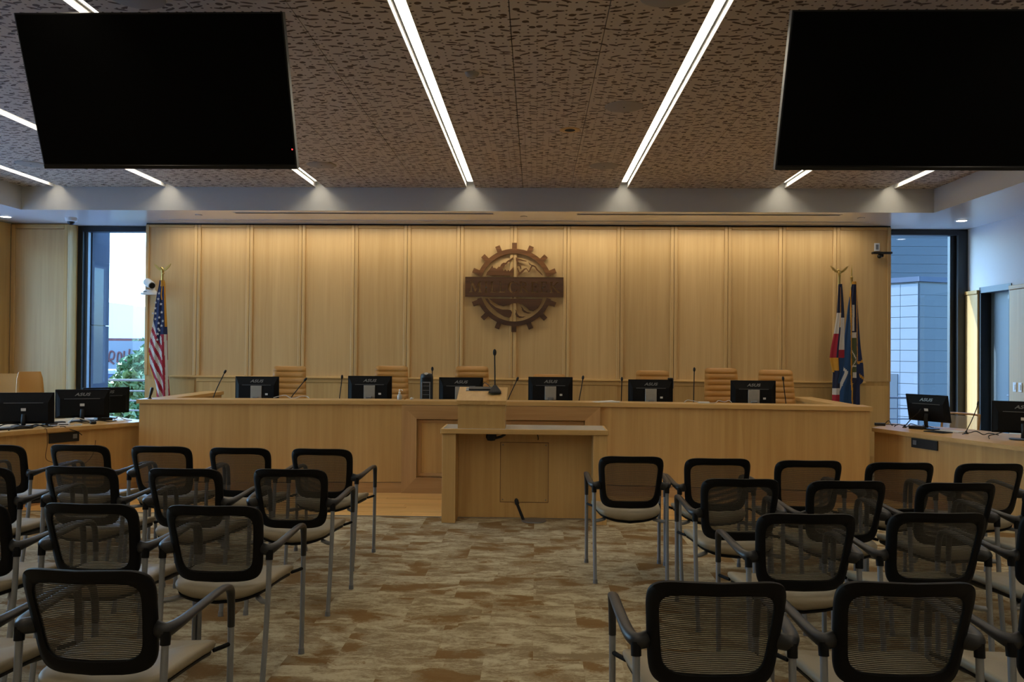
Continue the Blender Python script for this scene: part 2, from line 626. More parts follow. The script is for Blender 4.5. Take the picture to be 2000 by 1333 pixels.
# ---- panelled back wall
wall_back = struct('wall_back', abox(newbm(), WX0, WX1, YW + .012, YB + .06, 0, 3.335), M['maple_z'])
NP = 14
PW = (WX1 - WX0) / NP
Z_RAIL = 1.165
def frame_bar(x0, x1, z0, z1, mat, name):
    return obj(name, abox(newbm(), x0, x1, -0.022, 0.014, z0, z1, .009, 2), mat, wall_back, (0, YW, 0))
pan_me = tomesh('panel', abox(newbm(), .03, PW - .03, 0.0, 0.02, Z_RAIL, 3.30))
pan_me.materials.append(M['maple_pale_z'])
low_me = tomesh('lower_panel', abox(newbm(), .03, PW - .03, 0.0, 0.02, .12, Z_RAIL - .06))
low_me.materials.append(M['maple_z'])
st_me = tomesh('stile', abox(newbm(), 0.0015, .050, -0.022, 0.014, Z_RAIL, 3.327, .009, 2)); st_me.materials.append(M['maple_pale_z'])
rl_me = tomesh('rail', abox(newbm(), .050, PW - .050, -0.021, 0.014, 3.285, 3.327, .009, 2)); rl_me.materials.append(M['maple_x'])
lr_me = tomesh('rail', abox(newbm(), .0, PW, -0.016, 0.014, Z_RAIL - .085, Z_RAIL - .028, .005, 1)); lr_me.materials.append(M['maple_x'])
for i in range(NP):
    x = WX0 + i * PW
    link('panel', pan_me, None, wall_back, (x, YW, 0))
    link('lower_panel', low_me, None, wall_back, (x, YW, 0))
    link('stile', st_me, None, wall_back, (x, YW, 0))
    link('stile', st_me, None, wall_back, (x + PW - .0515, YW, 0))
    link('rail', rl_me, None, wall_back, (x, YW, 0))
    if 0 < i < NP - 1:
        link('lower_rail', lr_me, None, wall_back, (x, YW, 0))
obj('chair_rail', abox(newbm(), WX0 + .38, WX1 - .35, -0.045, 0.014, Z_RAIL - .027, Z_RAIL, .006, 2), M['maple_x'], wall_back, (0, YW, 0))
box_part('top_shadow_gap', WX0, WX1, YW + .005, YW + .05, 3.328, 3.345, M['slot_dark'], wall_back)

# ---- wood panelled stretch left of the window, and the return to the glass
wbl = struct('wall_back_left', abox(newbm(), XL - .3, -6.765, 11.662, YB + .3, 0, 3.345), M['maple_z'])
for (a, b) in ((-7.60, -6.765),):
    obj('panel', abox(newbm(), a + .06, b - .05, 11.648, 11.664, .1, 3.26), M['maple_pale_z'], wbl)
    obj('stile', abox(newbm(), a, a + .06, 11.625, 11.664, 0.0, 3.33, .008, 2), M['maple_z'], wbl)
    obj('stile', abox(newbm(), b - .055, b, 11.625, 11.664, 0.0, 3.33, .008, 2), M['maple_z'], wbl)
    obj('rail', abox(newbm(), a + .06, b - .055, 11.626, 11.664, 3.27, 3.33, .008, 2), M['maple_x'], wbl)
# lintels / outer skin over the two back windows
struct('wall_back_header', abox(newbm(), XL - .3, XR + .3, YB - .02, YB + .3, 3.34, 4.2), M['paint_white'])

# ---- left wall with windows (outside the frame) and a wood clad end
def wall_left_build():
    bm = newbm()
    wins = [(4.6, 6.2), (6.9, 8.7), (9.3, 11.25)]
    abox(bm, XL - .25, XL, YR, YB, 0, .85)
    abox(bm, XL - .25, XL, YR, YB, 3.05, 4.0)
    ys = [YR] + [y for w in wins for y in w] + [YB]
    for a, b in zip(ys[0::2], ys[1::2]):
        abox(bm, XL - .25, XL, a, b, .85, 3.05)
    w = struct('wall_left', bm, M['paint_white'])
    obj('wood_cladding', abox(newbm(), XL, XL + .02, 11.27, 11.62, 0.1, 3.33), M['maple_z'], w)
    struct('sun_blocker', abox(newbm(), XL - 2.9, XL - .26, 3.0, 12.2, 3.45, 3.7), M['paint_white'])  # unseen slab, added to keep direct sun out of the left windows
    for k, (a, b) in enumerate(wins):
        r = struct_root('window_%d' % (k + 3), (XL - .12, (a + b) / 2, .85))
        h = (b - a) / 2
        for (y0, y1, z0, z1) in ((-h, -h + .06, 0, 2.2), (h - .06, h, 0, 2.2), (-.03, .03, .06, 2.14), (-h + .06, h - .06, 0, .06), (-h + .06, h - .06, 2.14, 2.2)):
            obj('window_frame', abox(newbm(), -.05, .05, y0, y1, z0, z1), M['frame_black'], r)
        obj('pane', abox(newbm(), -.004, .004, -h + .06, h - .06, .06, 2.14), M['window_glass'], r)
    return w
wall_left_build()

# ---- right wall with wood wainscot, door
wr = newbm()
D0, D1, DT = 10.82, 11.56, 2.46
abox(wr, XR, XR + .3, YR, D0, 0, 4.0)
abox(wr, XR, XR + .3, D1, YB + .3, 0, 4.0)
abox(wr, XR, XR + .3, D0, D1, DT, 4.0)
wall_right = struct('wall_right', wr, M['paint_white'])
for k, (a, b) in enumerate(((D1 + .012, 11.915), (9.55, D0 - .012), (8.25, 9.54), (6.95, 8.24), (5.65, 6.94), (4.35, 5.64))):
    obj('wainscot_panel', abox(newbm(), XR - .035, XR, a, b, .10, 2.40 + (0.0 if k else .0), .006), M['maple_pale_z'], wall_right)
    obj('wainscot_cap', abox(newbm(), XR - .046, XR, a, b, 2.402, 2.455, .004), M['maple_trim_x' if 0 else 'maple_y'], wall_right)
door = struct_root('door_1', (XR, D0, 0))
obj('door_leaf', abox(newbm(), .13, .175, .04, D1 - D0 - .03, .01, DT - .05, .002), M['door_steel'], door)
obj('door_jamb', abox(newbm(), -.012, .24, D1 - D0 - .03, D1 - D0 + .012, 0, DT + .03), M['frame_black'], door)
obj('door_jamb', abox(newbm(), -.012, .24, -.012, .04, 0, DT + .03), M['frame_black'], door)
obj('door_head', abox(newbm(), -.012, .24, .04, D1 - D0 - .03, DT - .05, DT + .03), M['door_steel'], door)
hb = newbm(); tube(hb, [(.13, .10, 1.02), (.07, .10, 1.02), (.07, .10, 1.02)], .012); tube(hb, [(.075, .09, 1.02), (.075, .22, 1.02)], .010)
obj('door_handle', hb, M['steel'], door, smooth=True)
obj('door_closer', abox(newbm(), .10, .13, .06, .26, DT - .16, DT - .10, .004), M['steel'], door)
for k, y in enumerate((10.675, 10.555)):
    s = thing('light_switch', ('white switch plate beside the door, nearest the jamb', 'second white switch plate beside the door')[k], 'switch', (XR - .035, y, 1.145), 0, 'switch plates by the door')
    obj('wall_plate', abox(newbm(), -.008, 0, -.037, .037, -.06, .06, .003), M['plastic_white'], s)
    obj('rocker', abox(newbm(), -.013, -.007, -.017, .017, -.034, .034, .002), M['plastic_white'], s)
# ---- rear wall
struct('wall_rear', abox(newbm(), XL - .25, XR + .3, YR - .3, YR, 0, 4.0), M['paint_white'])

# ---- the two tall windows in the back wall
def back_window(name, x0, x1, left_bar, right_bar):
    r = struct_root(name, (x0, YB, 0))
    w = x1 - x0
    zb, zt = .10, 3.34
    obj('window_frame', abox(newbm(), 0, left_bar, -.06, .09, zb, zt), M['frame_black'], r)
    obj('window_frame', abox(newbm(), w - right_bar, w, -.06, .09, zb, zt), M['frame_black'], r)
    obj('window_frame', abox(newbm(), left_bar, w - right_bar, -.06, .09, zt - .075, zt), M['frame_black'], r)
    obj('window_frame', abox(newbm(), left_bar, w - right_bar, -.06, .09, zb, zb + .10), M['frame_black'], r)
    obj('glazing_bead', abox(newbm(), left_bar, left_bar + .035, .02, .09, zb + .10, zt - .075), M['door_steel'], r)
    obj('glazing_bead', abox(newbm(), w - right_bar - .075, w - right_bar, .02, .09, zb + .10, zt - .075), M['frame_black'], r)
    obj('pane', abox(newbm(), left_bar, w - right_bar, .04, .048, zb + .10, zt - .075), M['window_glass'], r)
    obj('window_sill', abox(newbm(), 0, w, -.10, .0, 0.0, zb), M['maple_x'], r)
    return r
back_window('window_1', -6.765, WX0, .075, .05)
back_window('window_2', WX1, 6.172, .05, .135)

# portals that guide the daylight sampling through the glass (they give off no light of their own)
def portal(name, loc, sx, sy, rot):
    d = bpy.data.lights.new(name, 'AREA')
    d.shape = 'RECTANGLE'; d.size = sx; d.size_y = sy
    d.cycles.is_portal = True
    o = bpy.data.objects.new(name, d)
    o.location = loc; o.rotation_euler = rot
    COL.objects.link(o)
portal('window_portal', (-6.185, YB + .10, 1.72), 1.16, 3.2, (-PI / 2, 0, 0))
portal('window_portal', (5.566, YB + .10, 1.72), 1.2, 3.2, (-PI / 2, 0, 0))
for yc, wy in ((5.4, 1.6), (7.8, 1.8), (10.275, 1.95)):
    portal('window_portal', (XL - .26, yc, 1.95), 2.2, wy, (0, -PI / 2, 0))

# ---- ceiling: backing slab, soffit ring, bulkhead faces, perforated panels, light slots
ceiling = struct('ceiling', abox(newbm(), XL - .25, XR + .3, YR - .3, YB + .3, 3.86, 4.05), M['slot_dark'])
def soffit_part(name, x0, x1, y0, y1):
    o = obj(name, abox(newbm(), x0, x1, y0, y1, ZS, 3.86), M['paint_soffit'], ceiling)
    return o
soffit_part('soffit', XL, XR, TY1, YB)
soffit_part('soffit', XL, TX0, TY0, TY1)
soffit_part('soffit', TX1, XR, TY0, TY1)
soffit_part('soffit', XL, XR, YR, TY0)
# bulkhead faces get their own slightly greyer skin
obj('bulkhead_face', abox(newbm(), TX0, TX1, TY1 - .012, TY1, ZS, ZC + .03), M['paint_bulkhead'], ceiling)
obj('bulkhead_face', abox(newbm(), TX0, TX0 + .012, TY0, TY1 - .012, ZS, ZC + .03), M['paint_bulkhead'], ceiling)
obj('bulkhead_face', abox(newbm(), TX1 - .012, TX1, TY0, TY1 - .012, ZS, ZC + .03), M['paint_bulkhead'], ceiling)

SLOTS = [(-6.30, -6.18), (-4.83, -4.70), (-2.86, -2.73), (-.905, -.785), (1.04, 1.16), (3.02, 3.15), (4.40, 4.53)]
edges = [TX0 + .012] + [e for s in SLOTS for e in s] + [TX1 - .012]
bays = list(zip(edges[0::2], edges[1::2]))
YJ = [TY1 - .012, 8.28, 5.34, 2.40, -.54, TY0]
for (a, b) in bays:
    n = max(1, round((b - a) / .62))
    w = (b - a) / n
    for k in range(n):
        for y1, y0 in zip(YJ[:-1], YJ[1:]):
            obj('ceiling_panel', abox(newbm(), a + k * w + (.0025 if k else 0), a + (k + 1) * w - (.0025 if k < n - 1 else 0), y0 + .0015, y1 - .0015, ZC, ZC + .022), M['perforated_veneer'], ceiling)
names = ['leftmost linear ceiling light, beyond the left screen', 'linear ceiling light second from the left, passing behind the left screen',
         'linear ceiling light third from the left, meeting the left screen corner', 'long bright linear ceiling light left of the wall emblem',
         'long bright linear ceiling light right of the wall emblem', 'linear ceiling light showing under the left end of the right screen',
         'rightmost linear ceiling light under the right screen']
for k, (a, b) in enumerate(SLOTS):
    t = thing('linear_light', names[k], 'ceiling light', ((a + b) / 2, 3.6, ZC), 0, 'linear ceiling lights')
    h = (b - a) / 2
    y0, y1 = TY0 - 3.6, TY1 - .012 - 3.6
    bm = newbm()
    abox(bm, -h, -h + .006, y0, y1, 0.0, .12)
    abox(bm, h - .006, h, y0, y1, 0.0, .12)
    abox(bm, -h + .006, h - .006, y0, y1, .112, .12)
    obj('housing', bm, M['paint_white'], t)
    obj('lens', abox(newbm(), -h + .022, h - .022, y0 + .2, 10.36 - 3.6, .060, .068), M['strip_lens'], t)
    obj('lens_rim', abox(newbm(), -h + .012, -h + .022, y0 + .2, 10.36 - 3.6, .050, .07), M['slot_dark'], t)
    obj('lens_rim', abox(newbm(), h - .022, h - .012, y0 + .2, 10.36 - 3.6, .050, .07), M['slot_dark'], t)
    obj('end_cap', abox(newbm(), -h + .010, h - .010, 10.36 - 3.6, 10.38 - 3.6, .05, .11), M['plastic_grey'], t)

# round speakers, sprinklers, smoke detector in the ceiling
def ceil_speaker(x, y, label):
    t = thing('ceiling_speaker', label, 'speaker', (x, y, ZC), 0, 'round ceiling speakers')
    obj('grille', lathe(newbm(), [(0.001, -.008), (.15, -.008), (.162, -.004), (.165, 0)], 36), M['speaker_grille'], t, smooth=True)
    obj('badge', lathe(newbm(), [(.001, -.0095), (.008, -.0095), (.008, -.008)], 10), M['slot_dark'], t)
ceil_speaker(.737, 6.974, 'round ceiling speaker near the right linear light, halfway along')
ceil_speaker(.756, 9.221, 'round ceiling speaker near the right linear light, closest to the dais')
ceil_speaker(-2.44, 9.196, 'round ceiling speaker beside the lower right corner of the left screen')
ceil_speaker(.754, 4.79, 'round ceiling speaker cut by the top edge of the picture, right of centre')
ceil_speaker(-2.393, 4.79, 'round bluish ceiling speaker just above the left screen')
ceil_speaker(-5.778, 9.171, 'round ceiling speaker left of the lower left corner of the left screen')
t = thing('recessed_downlight', 'small round recessed fitting with a dark centre in the middle ceiling panels', 'fitting', (.308, 7.721, ZC))
obj('trim_ring', lathe(newbm(), [(.055, -.004), (.085, -.006), (.098, -.002), (.099, 0)], 32), M['maple_x'], t, smooth=True)
obj('dark_opening', lathe(newbm(), [(.001, -.0065), (.042, -.0065), (.05, -.004)], 24), M['slot_dark'], t)
t = thing('smoke_detector', 'small pale detector puck beside the left bright linear light', 'detector', (-.494, 6.131, ZC))
obj('body', lathe(newbm(), [(.001, -.03), (.03, -.03), (.045, -.02), (.052, -.006), (.055, 0)], 24), M['speaker_grille'], t, smooth=True)

# soffit fittings
SLAB = [('dark linear air slot in the soffit left of the emblem', -3.974, -.568, 10.672),
        ('dark linear air slot in the soffit right of the emblem', .533, 3.925, 10.69)]
for lab, a, b, y in SLAB:
    t = thing('slot_diffuser', lab, 'air vent', ((a + b) / 2, y, ZS), 0, 'soffit air slots')
    h = (b - a) / 2
    obj('trim', abox(newbm(), -h - .01, h + .01, -.052, -.038, -.004, 0), M['paint_white'], t)
    obj('trim', abox(newbm(), -h - .01, h + .01, .038, .048, -.003, 0), M['paint_white'], t)
    obj('slot', abox(newbm(), -h, h, -.038, .038, -.0015, 0), M['slot_dark'], t)
t = thing('wall_grazer', 'long thin warm light line in the soffit close to the panelled wall', 'ceiling light', (-.37, 11.27, ZS))
obj('trim', abox(newbm(), -4.9, 4.9, -.034, -.020, -.005, 0), M['paint_white'], t)
obj('trim', abox(newbm(), -4.9, 4.9, .020, .028, -.003, 0), M['paint_white'], t)
obj('slot', abox(newbm(), -4.9, 4.9, -.020, .020, -.0015, 0), M['slot_dark'], t)
d = bpy.data.lights.new('wall_grazer_lamp', 'AREA')
d.shape = 'RECTANGLE'; d.size = 9.7; d.size_y = .03
d.energy = WASH_WATT; d.color = (1.0, .93, .77)
d.spread = math.radians(150)
o = bpy.data.objects.new('wall_grazer_lamp', d)
COL.objects.link(o); o.parent = t
o.location = (0, .0, -.006)
o.rotation_euler = (math.radians(12), 0, 0)
for k, (x, y) in enumerate(((-4.535, 10.855), (-.17, 10.884), (4.278, 10.91))):
    t = thing('sprinkler', ('small round sprinkler cover in the soffit above the striped flag', 'small round sprinkler cover in the soffit above the emblem', 'small round sprinkler cover in the soffit above the paired flags')[k], 'sprinkler', (x, y, ZS), 0, 'soffit sprinkler covers')
    obj('cover_plate', lathe(newbm(), [(.001, -.006), (.036, -.006), (.04, -.002), (.04, 0)], 20), M['paint_soffit' if k else 'paint_white'], t)
    obj('gap', lathe(newbm(), [(.041, -.0012), (.047, -.0012), (.047, 0)], 20), M['slot_dark'], t)
for k, (x, y, lab) in enumerate(((-7.30, 11.05, 'round recessed downlight at the left edge of the soffit'), (5.674, 11.09, 'round recessed downlight above the right window'))):
    t = thing('downlight', lab, 'ceiling light', (x, y, ZS), 0, 'soffit downlights')
    obj('trim_ring', lathe(newbm(), [(.066, -.006), (.085, -.004), (.088, 0)], 28), M['paint_white'], t)
    obj('lens', lathe(newbm(), [(.001, -.0075), (.062, -.0075), (.066, -.004)], 28), M['downlight_lens'], t)
t = thing('dome_camera', 'white security dome camera hanging from the soffit by the left window', 'camera', (-6.436, 11.14, ZS))
obj('housing', lathe(newbm(), [(.055, -.055), (.075, -.045), (.082, -.004), (.082, 0)], 24), M['plastic_white'], t, smooth=True)
obj('dome', lathe(newbm(), [(.001, -.10), (.025, -.097), (.045, -.082), (.054, -.055)], 20), M['plastic_black'], t, smooth=True)
# ------------------------------------------------------------------ dais desk
P0, P1, P2, P3 = (-4.246, 8.68), (-1.448, 8.90), (.705, 8.90), (3.493, 8.66)
DT_, DB_ = 1.006, .962
dais = thing('dais_desk', 'long maple council desk with angled wings across the back of the room', 'desk', (0, 8.9, 0))
def offs(p, q, d):
    v = Vector((q[0] - p[0], q[1] - p[1])).normalized()
    n = Vector((-v.y, v.x))
    return (p[0] + n.x * d, p[1] + n.y * d), (q[0] + n.x * d, q[1] + n.y * d)
def loc8(poly):
    return [(x, y - 8.9) for x, y in poly]
def wing(p, q):
    a, b = offs(p, q, 0.0); c, d = offs(p, q, .045)
    obj('front_panel', prism(newbm(), loc8([a, b, d, c]), .118, DB_ - .004), M['maple_z'], dais)
    a2, b2 = offs(p, q, -.006); c2, d2 = offs(p, q, .045)
    obj('baseboard', prism(newbm(), loc8([a2, b2, d2, c2]), 0, .112), M['maple_trim_x'], dais)
wing(P0, P1); wing(P2, P3)
# worktop (one part per straight run)
def ledge(p, q, ext0=0.0, ext1=0.0):
    v = Vector((q[0] - p[0], q[1] - p[1])).normalized()
    p = (p[0] - v.x * ext0, p[1] - v.y * ext0); q = (q[0] + v.x * ext1, q[1] + v.y * ext1)
    a, b = offs(p, q, -.03); c, d = offs(p, q, .30)
    obj('worktop', prism(newbm(), loc8([a, b, d, c]), DB_, DT_), M['maple_x'], dais)
ledge(P0, P1, .02, 0); ledge(P1, P2); ledge(P2, P3, 0, .02)
# centre bay: mitred frame and recessed panel
x0, x1, zt, zb = P1[0] + .002, P2[0] - .002, DB_ - .004, 0.0
bw_, bt, bb = .162, .148, .172
def mitre(poly, mat, y0, y1, name='bay_frame'):
    obj(name, prism(newbm(), poly, y0, y1, 'y'), M[mat], dais)
mitre([(x0, zb), (x0, zt), (x0 + bw_, zt - bt), (x0 + bw_, zb + bb)], 'maple_trim_z', -.03, .045)
mitre([(x1, zb), (x1, zt), (x1 - bw_, zt - bt), (x1 - bw_, zb + bb)], 'maple_trim_z', -.03, .045)
mitre([(x0, zt), (x1, zt), (x1 - bw_, zt - bt), (x0 + bw_, zt - bt)], 'maple_trim_x', -.03, .045)
mitre([(x0, zb), (x1, zb), (x1 - bw_, zb + bb), (x0 + bw_, zb + bb)], 'maple_trim_x', -.03, .045)
ia, ib, ic, id_ = x0 + bw_, x1 - bw_, zb + bb, zt - bt
g = .014
e = .03
mitre([(ia + g, ic + g), (ia + g, id_ - g), (ia + g + e, id_ - g - e), (ia + g + e, ic + g + e)], 'maple_trim_z', .012, .045, 'inner_moulding')
mitre([(ib - g, ic + g), (ib - g, id_ - g), (ib - g - e, id_ - g - e), (ib - g - e, ic + g + e)], 'maple_trim_z', .012, .045, 'inner_moulding')
mitre([(ia + g, id_ - g), (ib - g, id_ - g), (ib - g - e, id_ - g - e), (ia + g + e, id_ - g - e)], 'maple_trim_x', .012, .045, 'inner_moulding')
mitre([(ia + g, ic + g), (ib - g, ic + g), (ib - g - e, ic + g + e), (ia + g + e, ic + g + e)], 'maple_trim_x', .012, .045, 'inner_moulding')
obj('recessed_panel', abox(newbm(), ia, ib, .030, .048, ic, id_), M['maple_z'], dais)
# returns at both ends
for sx, xa, xb in ((-1, -4.225, -4.0), (1, 3.26, 3.475)):
    obj('return_panel', abox(newbm(), xa + .02, xb - .02, -.13, 1.5, .0, DB_), M['maple_z'], dais)
    obj('return_top', abox(newbm(), xa - .005, xb + .005, .03 - .1 + (.0), 1.52, DB_ + .0005, DT_ + .0005, .003), M['maple_y'], dais)
# inner work surface and floor behind the ledge
obj('inner_desktop', prism(newbm(), loc8([(-3.99, 9.01), (-1.448, 9.21), (.705, 9.21), (3.25, 8.99), (3.25, 9.80), (-3.99, 9.80)]), .715, .75), M['maple_x'], dais)

# ------------------------------------------------------------------ speaker table and lectern
tb = thing('speaker_table', 'maple speaker table with pale top and open knee space in the aisle', 'table', (-.095, 7.6, 0))
obj('side_panel', abox(newbm(), -.742, -.618, -.204, .21, 0, .805, .002), M['maple_z'], tb)
obj('side_panel', abox(newbm(), .622, .746, -.204, .21, 0, .805, .002), M['maple_z'], tb)
obj('table_top', abox(newbm(), -.757, .757, -.222, .25, .807, .852, .003), M['maple_x'], tb)
obj('top_surface', abox(newbm(), -.735, .735, -.205, .232, .852, .8535), M['top_laminate'], tb)
obj('back_panel', abox(newbm(), -.618, .622, .055, .075, 0.0, .805), M['maple_z'], tb)
obj('panel_gap', abox(newbm(), -.226, .226, .0535, .056, .146, .707), M['leather_tan_dark'], tb)
ap = obj('access_panel', abox(newbm(), -.221, .221, .050, .056, .151, .702, .0012), M['maple_z'], tb)
for sx in (-.2, .2):
    for z in (.172, .681):
        obj('screw', lathe(newbm(), [(.006, -.002), (.006, .0), (.001, .001)], 10), M['steel'], ap, (sx, .0495, z), (PI / 2, 0, 0))
t = thing('under_table_camera', 'black swivel device hanging under the speaker table top', 'device', (-.40, 7.52, .806))
b = newbm(); lathe(b, [(.001, -.075), (.035, -.07), (.05, -.04), (.045, -.012), (.02, 0)], 16)
obj('body', b, M['plastic_black'], t, smooth=True)
b = newbm(); tube(b, [(.03, 0, -.05), (.09, 0, -.035), (.13, 0, -.012)], .012)
obj('arm', b, M['plastic_black'], t, smooth=True)
t = thing('dangling_cable', 'short black cable end hanging below the speaker table top', 'cable', (.02, 7.6, .806))
obj('lead', tube(newbm(), smooth_path([(-.03, 0, -.002), (0, 0, -.012), (.012, 0, -.05), (.01, 0, -.07)], 4), .005, 6), M['rubber'], t, smooth=True)
t = thing('floor_disc_microphone', 'black microphone stub on a round grey floor plate under the speaker table', 'microphone', (-.003, 7.535, 0))
obj('base_plate', lathe(newbm(), [(.112, 0), (.115, .004), (.11, .01), (.04, .013), (.001, .013)], 40), M['steel'], t, smooth=True)
b = newbm(); tube(b, [(-.095, 0, .008), (-.12, 0, .07), (-.152, 0, .15), (-.158, 0, .165)], .0135, 10)
obj('stem', b, M['rubber'], t, smooth=True)
obj('windscreen', tube(newbm(), [(-.150, 0, .150), (-.156, 0, .163), (-.162, 0, .19), (-.165, 0, .204)], [.018, .0195, .0185, .008], 12), M['rubber'], t, smooth=True)

lc = thing('tabletop_lectern', 'maple box lectern with sloping top standing on the speaker table', 'lectern', (-.485, 7.566, .8535))
W2 = .214
obj('body', prism(newbm(), [(-.15, 0), (.15, 0), (.15, .325), (-.15, .222)], -W2, W2, 'x'), M['maple_z'], lc)
obj('sloped_top', prism(newbm(), [(-.166, .2185), (-.166, .2535), (.156, .3625), (.156, .3275)], -W2 - .012, W2 + .012, 'x'), M['maple_y'], lc)
SL = math.atan2(.109, .322)
def slope_z(y):
    return .8535 + .2535 + (y - 7.566 + .166) * math.tan(SL)
t = thing('control_panel', 'black touch control bar in a grey tray on the lectern', 'control panel', (-.51, 7.665, slope_z(7.665)))
t.rotation_euler = (SL, 0, 0)
obj('tray', abox(newbm(), -.135, .125, -.045, .035, 0, .004, .001), M['steel'], t)
obj('bar', abox(newbm(), -.11, .105, -.035, .028, .004, .018, .004), M['plastic_black'], t)

def goose(name, label, base, tip, bend=.0, r=.0055, head=.0135, foot='round', cat='microphone', group='gooseneck microphones on the desks', headlen=.036):
    """gooseneck from base (on a surface) to tip."""
    t = thing(name, label, cat, base, 0, group)
    d = Vector(tip) - Vector(base)
    n = Vector((0, 0, 1))
    mid = Vector((d.x * .42, d.y * .42, d.z * .5)) + Vector((0, 0, bend))
    pts = smooth_path([(0, 0, .01), (d.x * .08, d.y * .08, d.z * .14), tuple(mid), tuple(d * .88 + Vector((0, 0, bend * .6))), tuple(d)], 5)
    obj('gooseneck', tube(newbm(), pts, r, 8), M['rubber'], t, smooth=True)
    pv = Vector(pts[-1]) - Vector(pts[-3]); pv.normalize()
    c = Vector(pts[-1])
    hp = [tuple(c + pv * (headlen * k)) for k in (-.35, 0, .45, .8, 1.0)]
    obj('capsule', tube(newbm(), hp, [head * .5, head, head * 1.05, head * .8, head * .2], 10), M['rubber'], t, smooth=True)
    if foot == 'round':
        obj('foot', lathe(newbm(), [(.022, 0), (.022, .008), (.012, .014), (.008, .03), (.001, .032)], 16), M['plastic_black'], t, smooth=True)
    elif foot == 'wedge':
        b = newbm()
        lo = [(-.058, -.062, 0), (.058, -.062, 0), (.058, .055, 0), (-.058, .055, 0)]
        hi = [(-.014, -.012, .068), (.014, -.012, .068), (.014, .014, .072), (-.014, .014, .072)]
        mids = [(-.056, -.06, .014), (.056, -.06, .014), (.056, .053, .014), (-.056, .053, .014)]
        R = [[b.verts.new(p) for p in ring] for ring in (lo, mids, hi)]
        for u, v in zip(R[:-1], R[1:]):
            for k in range(4):
                b.faces.new([u[k], u[(k + 1) % 4], v[(k + 1) % 4], v[k]])
        b.faces.new(R[0][::-1]); b.faces.new(R[-1])
        obj('foot', b, M['plastic_black'], t)
    return t
t = goose('gooseneck_microphone', 'tall black gooseneck microphone on a wedge base standing on the lectern', (-.372, 7.585, slope_z(7.585)), (-.378, 7.59, 1.53), 0, .006, .016, 'wedge', headlen=.045)
t.rotation_euler = (0, 0, 0)

# ------------------------------------------------------------------ monitors
LOGO = text_mesh('ASUS', .055, .0008, .28, 1.05, .0015, 1.35)
LOGO.materials.append(M['lettering_grey'])
def monitor(label, loc, rotz, w=.515, h=.305, zc=.335, tilt=0.0, style='arm', logo=True, group='desktop monitors seen from behind', led=False):
    t = thing('computer_monitor', label, 'monitor', loc, rotz, group)
    t_ = math.radians(tilt)
    def rot(o):
        o.rotation_euler = (t_, 0, 0)
        o.location = (0, 0, zc)
        return o
    b = newbm()
    # tapered back shell
    abox(b, -w / 2, w / 2, -.004, .014, -h / 2, h / 2, .003)
    case = rot(obj('panel', b, M['monitor_black'], t))
    b = newbm()
    lo = [(-w / 2 + .01, -.004, -h / 2 + .01), (w / 2 - .01, -.004, -h / 2 + .01), (w / 2 - .01, -.004, h / 2 - .01), (-w / 2 + .01, -.004, h / 2 - .01)]
    hi = [(-w / 2 + .05, -.030, -h / 2 + .03), (w / 2 - .05, -.030, -h / 2 + .03), (w / 2 - .05, -.026, h * .18), (-w / 2 + .05, -.026, h * .18)]
    A = [b.verts.new(p) for p in lo]; B_ = [b.verts.new(p) for p in hi]
    for k in range(4):
        b.faces.new([A[k], A[(k + 1) % 4], B_[(k + 1) % 4], B_[k]])
    b.faces.new(B_); b.faces.new(A[::-1])
    bmesh.ops.recalc_face_normals(b, faces=b.faces[:])
    shell = obj('back_shell', b, M['monitor_black'], t); rot(shell)
    obj('groove_line', abox(newbm(), -w * .33, w * .33, -.0285, -.0255, h * .172, h * .184), M['plastic_grey'], shell)
    obj('screen', abox(newbm(), -w / 2 + .012, w / 2 - .012, .013, .0155, -h / 2 + .018, h / 2 - .012), M['screen_black'], case)
    if logo:
        lo_ = link('brand_lettering', LOGO, None, shell, (0.0, -.0165, h * .325))
        lo_.rotation_euler = (-.246, 0, 0)
        lo_.scale = (.82, 1, .82)
    if style == 'arm':
        obj('mount_plate', abox(newbm(), -.065, .065, -.036, -.0285, -h * .36, h * .15, .003), M['bracket_silver'], shell)
        obj('mount_knuckle', abox(newbm(), -.035, .035, -.06, -.036, -h * .36, -h * .26, .006), M['steel'], shell)
        obj('sticker', abox(newbm(), .105, .135, -.0315, -.030, -h * .20, -h * .13), M['paper'], shell)
        b = newbm(); tube(b, [(0, -.05, zc - h * .33), (0, -.05, .02)], .018, 12)
        obj('stand_neck', b, M['steel'], t, smooth=True)
        obj('stand_base', abox(newbm(), -.10, .10, -.12, .06, 0, .014, .004), M['plastic_black'], t)
    else:
        obj('sticker', abox(newbm(), -.022, .022, -.033, -.030, -.025, .003), M['paper'], shell)
        b = newbm(); tube(b, smooth_path([(0, -.02, zc - .06), (0, -.035, zc - .13), (0, -.02, .02)], 4), None, 10, True, (.022, .016))
        obj('stand_neck', b, M['plastic_black'], t, smooth=True)
        pts = superell(.115, .085, 3.0, 28)
        b = newbm(); prism(b, pts, 0, .012)
        obj('stand_base', b, M['plastic_black'], t)
    return t
ZDESK = .75
mons = [('monitor on the council desk nearest the striped flag', -3.218, .0, 1.236), ('monitor on the council desk left of the hand sanitizer bottle', -1.905, .0, 1.254),
        ('monitor on the council desk just behind the lectern', -.852, 0.0, 1.247), ('monitor on the council desk just right of the lectern microphone', .175, 0.0, 1.262),
        ('monitor on the council desk with a small webcam on its right corner', 1.317, 0.0, 1.243), ('monitor on the council desk nearest the paired flags', 2.479, 0.0, 1.243)]
for lab, x, rz, ztop in mons:
    monitor('black ' + lab, (x, 9.40, ZDESK), rz, .508, .305, ztop - ZDESK - .1525)
t = thing('webcam', 'small webcam clipped to the corner of a council desk monitor', 'camera', (1.545, 9.39, 1.243))
obj('body', abox(newbm(), -.035, .022, -.02, .02, .0, .022, .006, 2), M['plastic_black'], t)
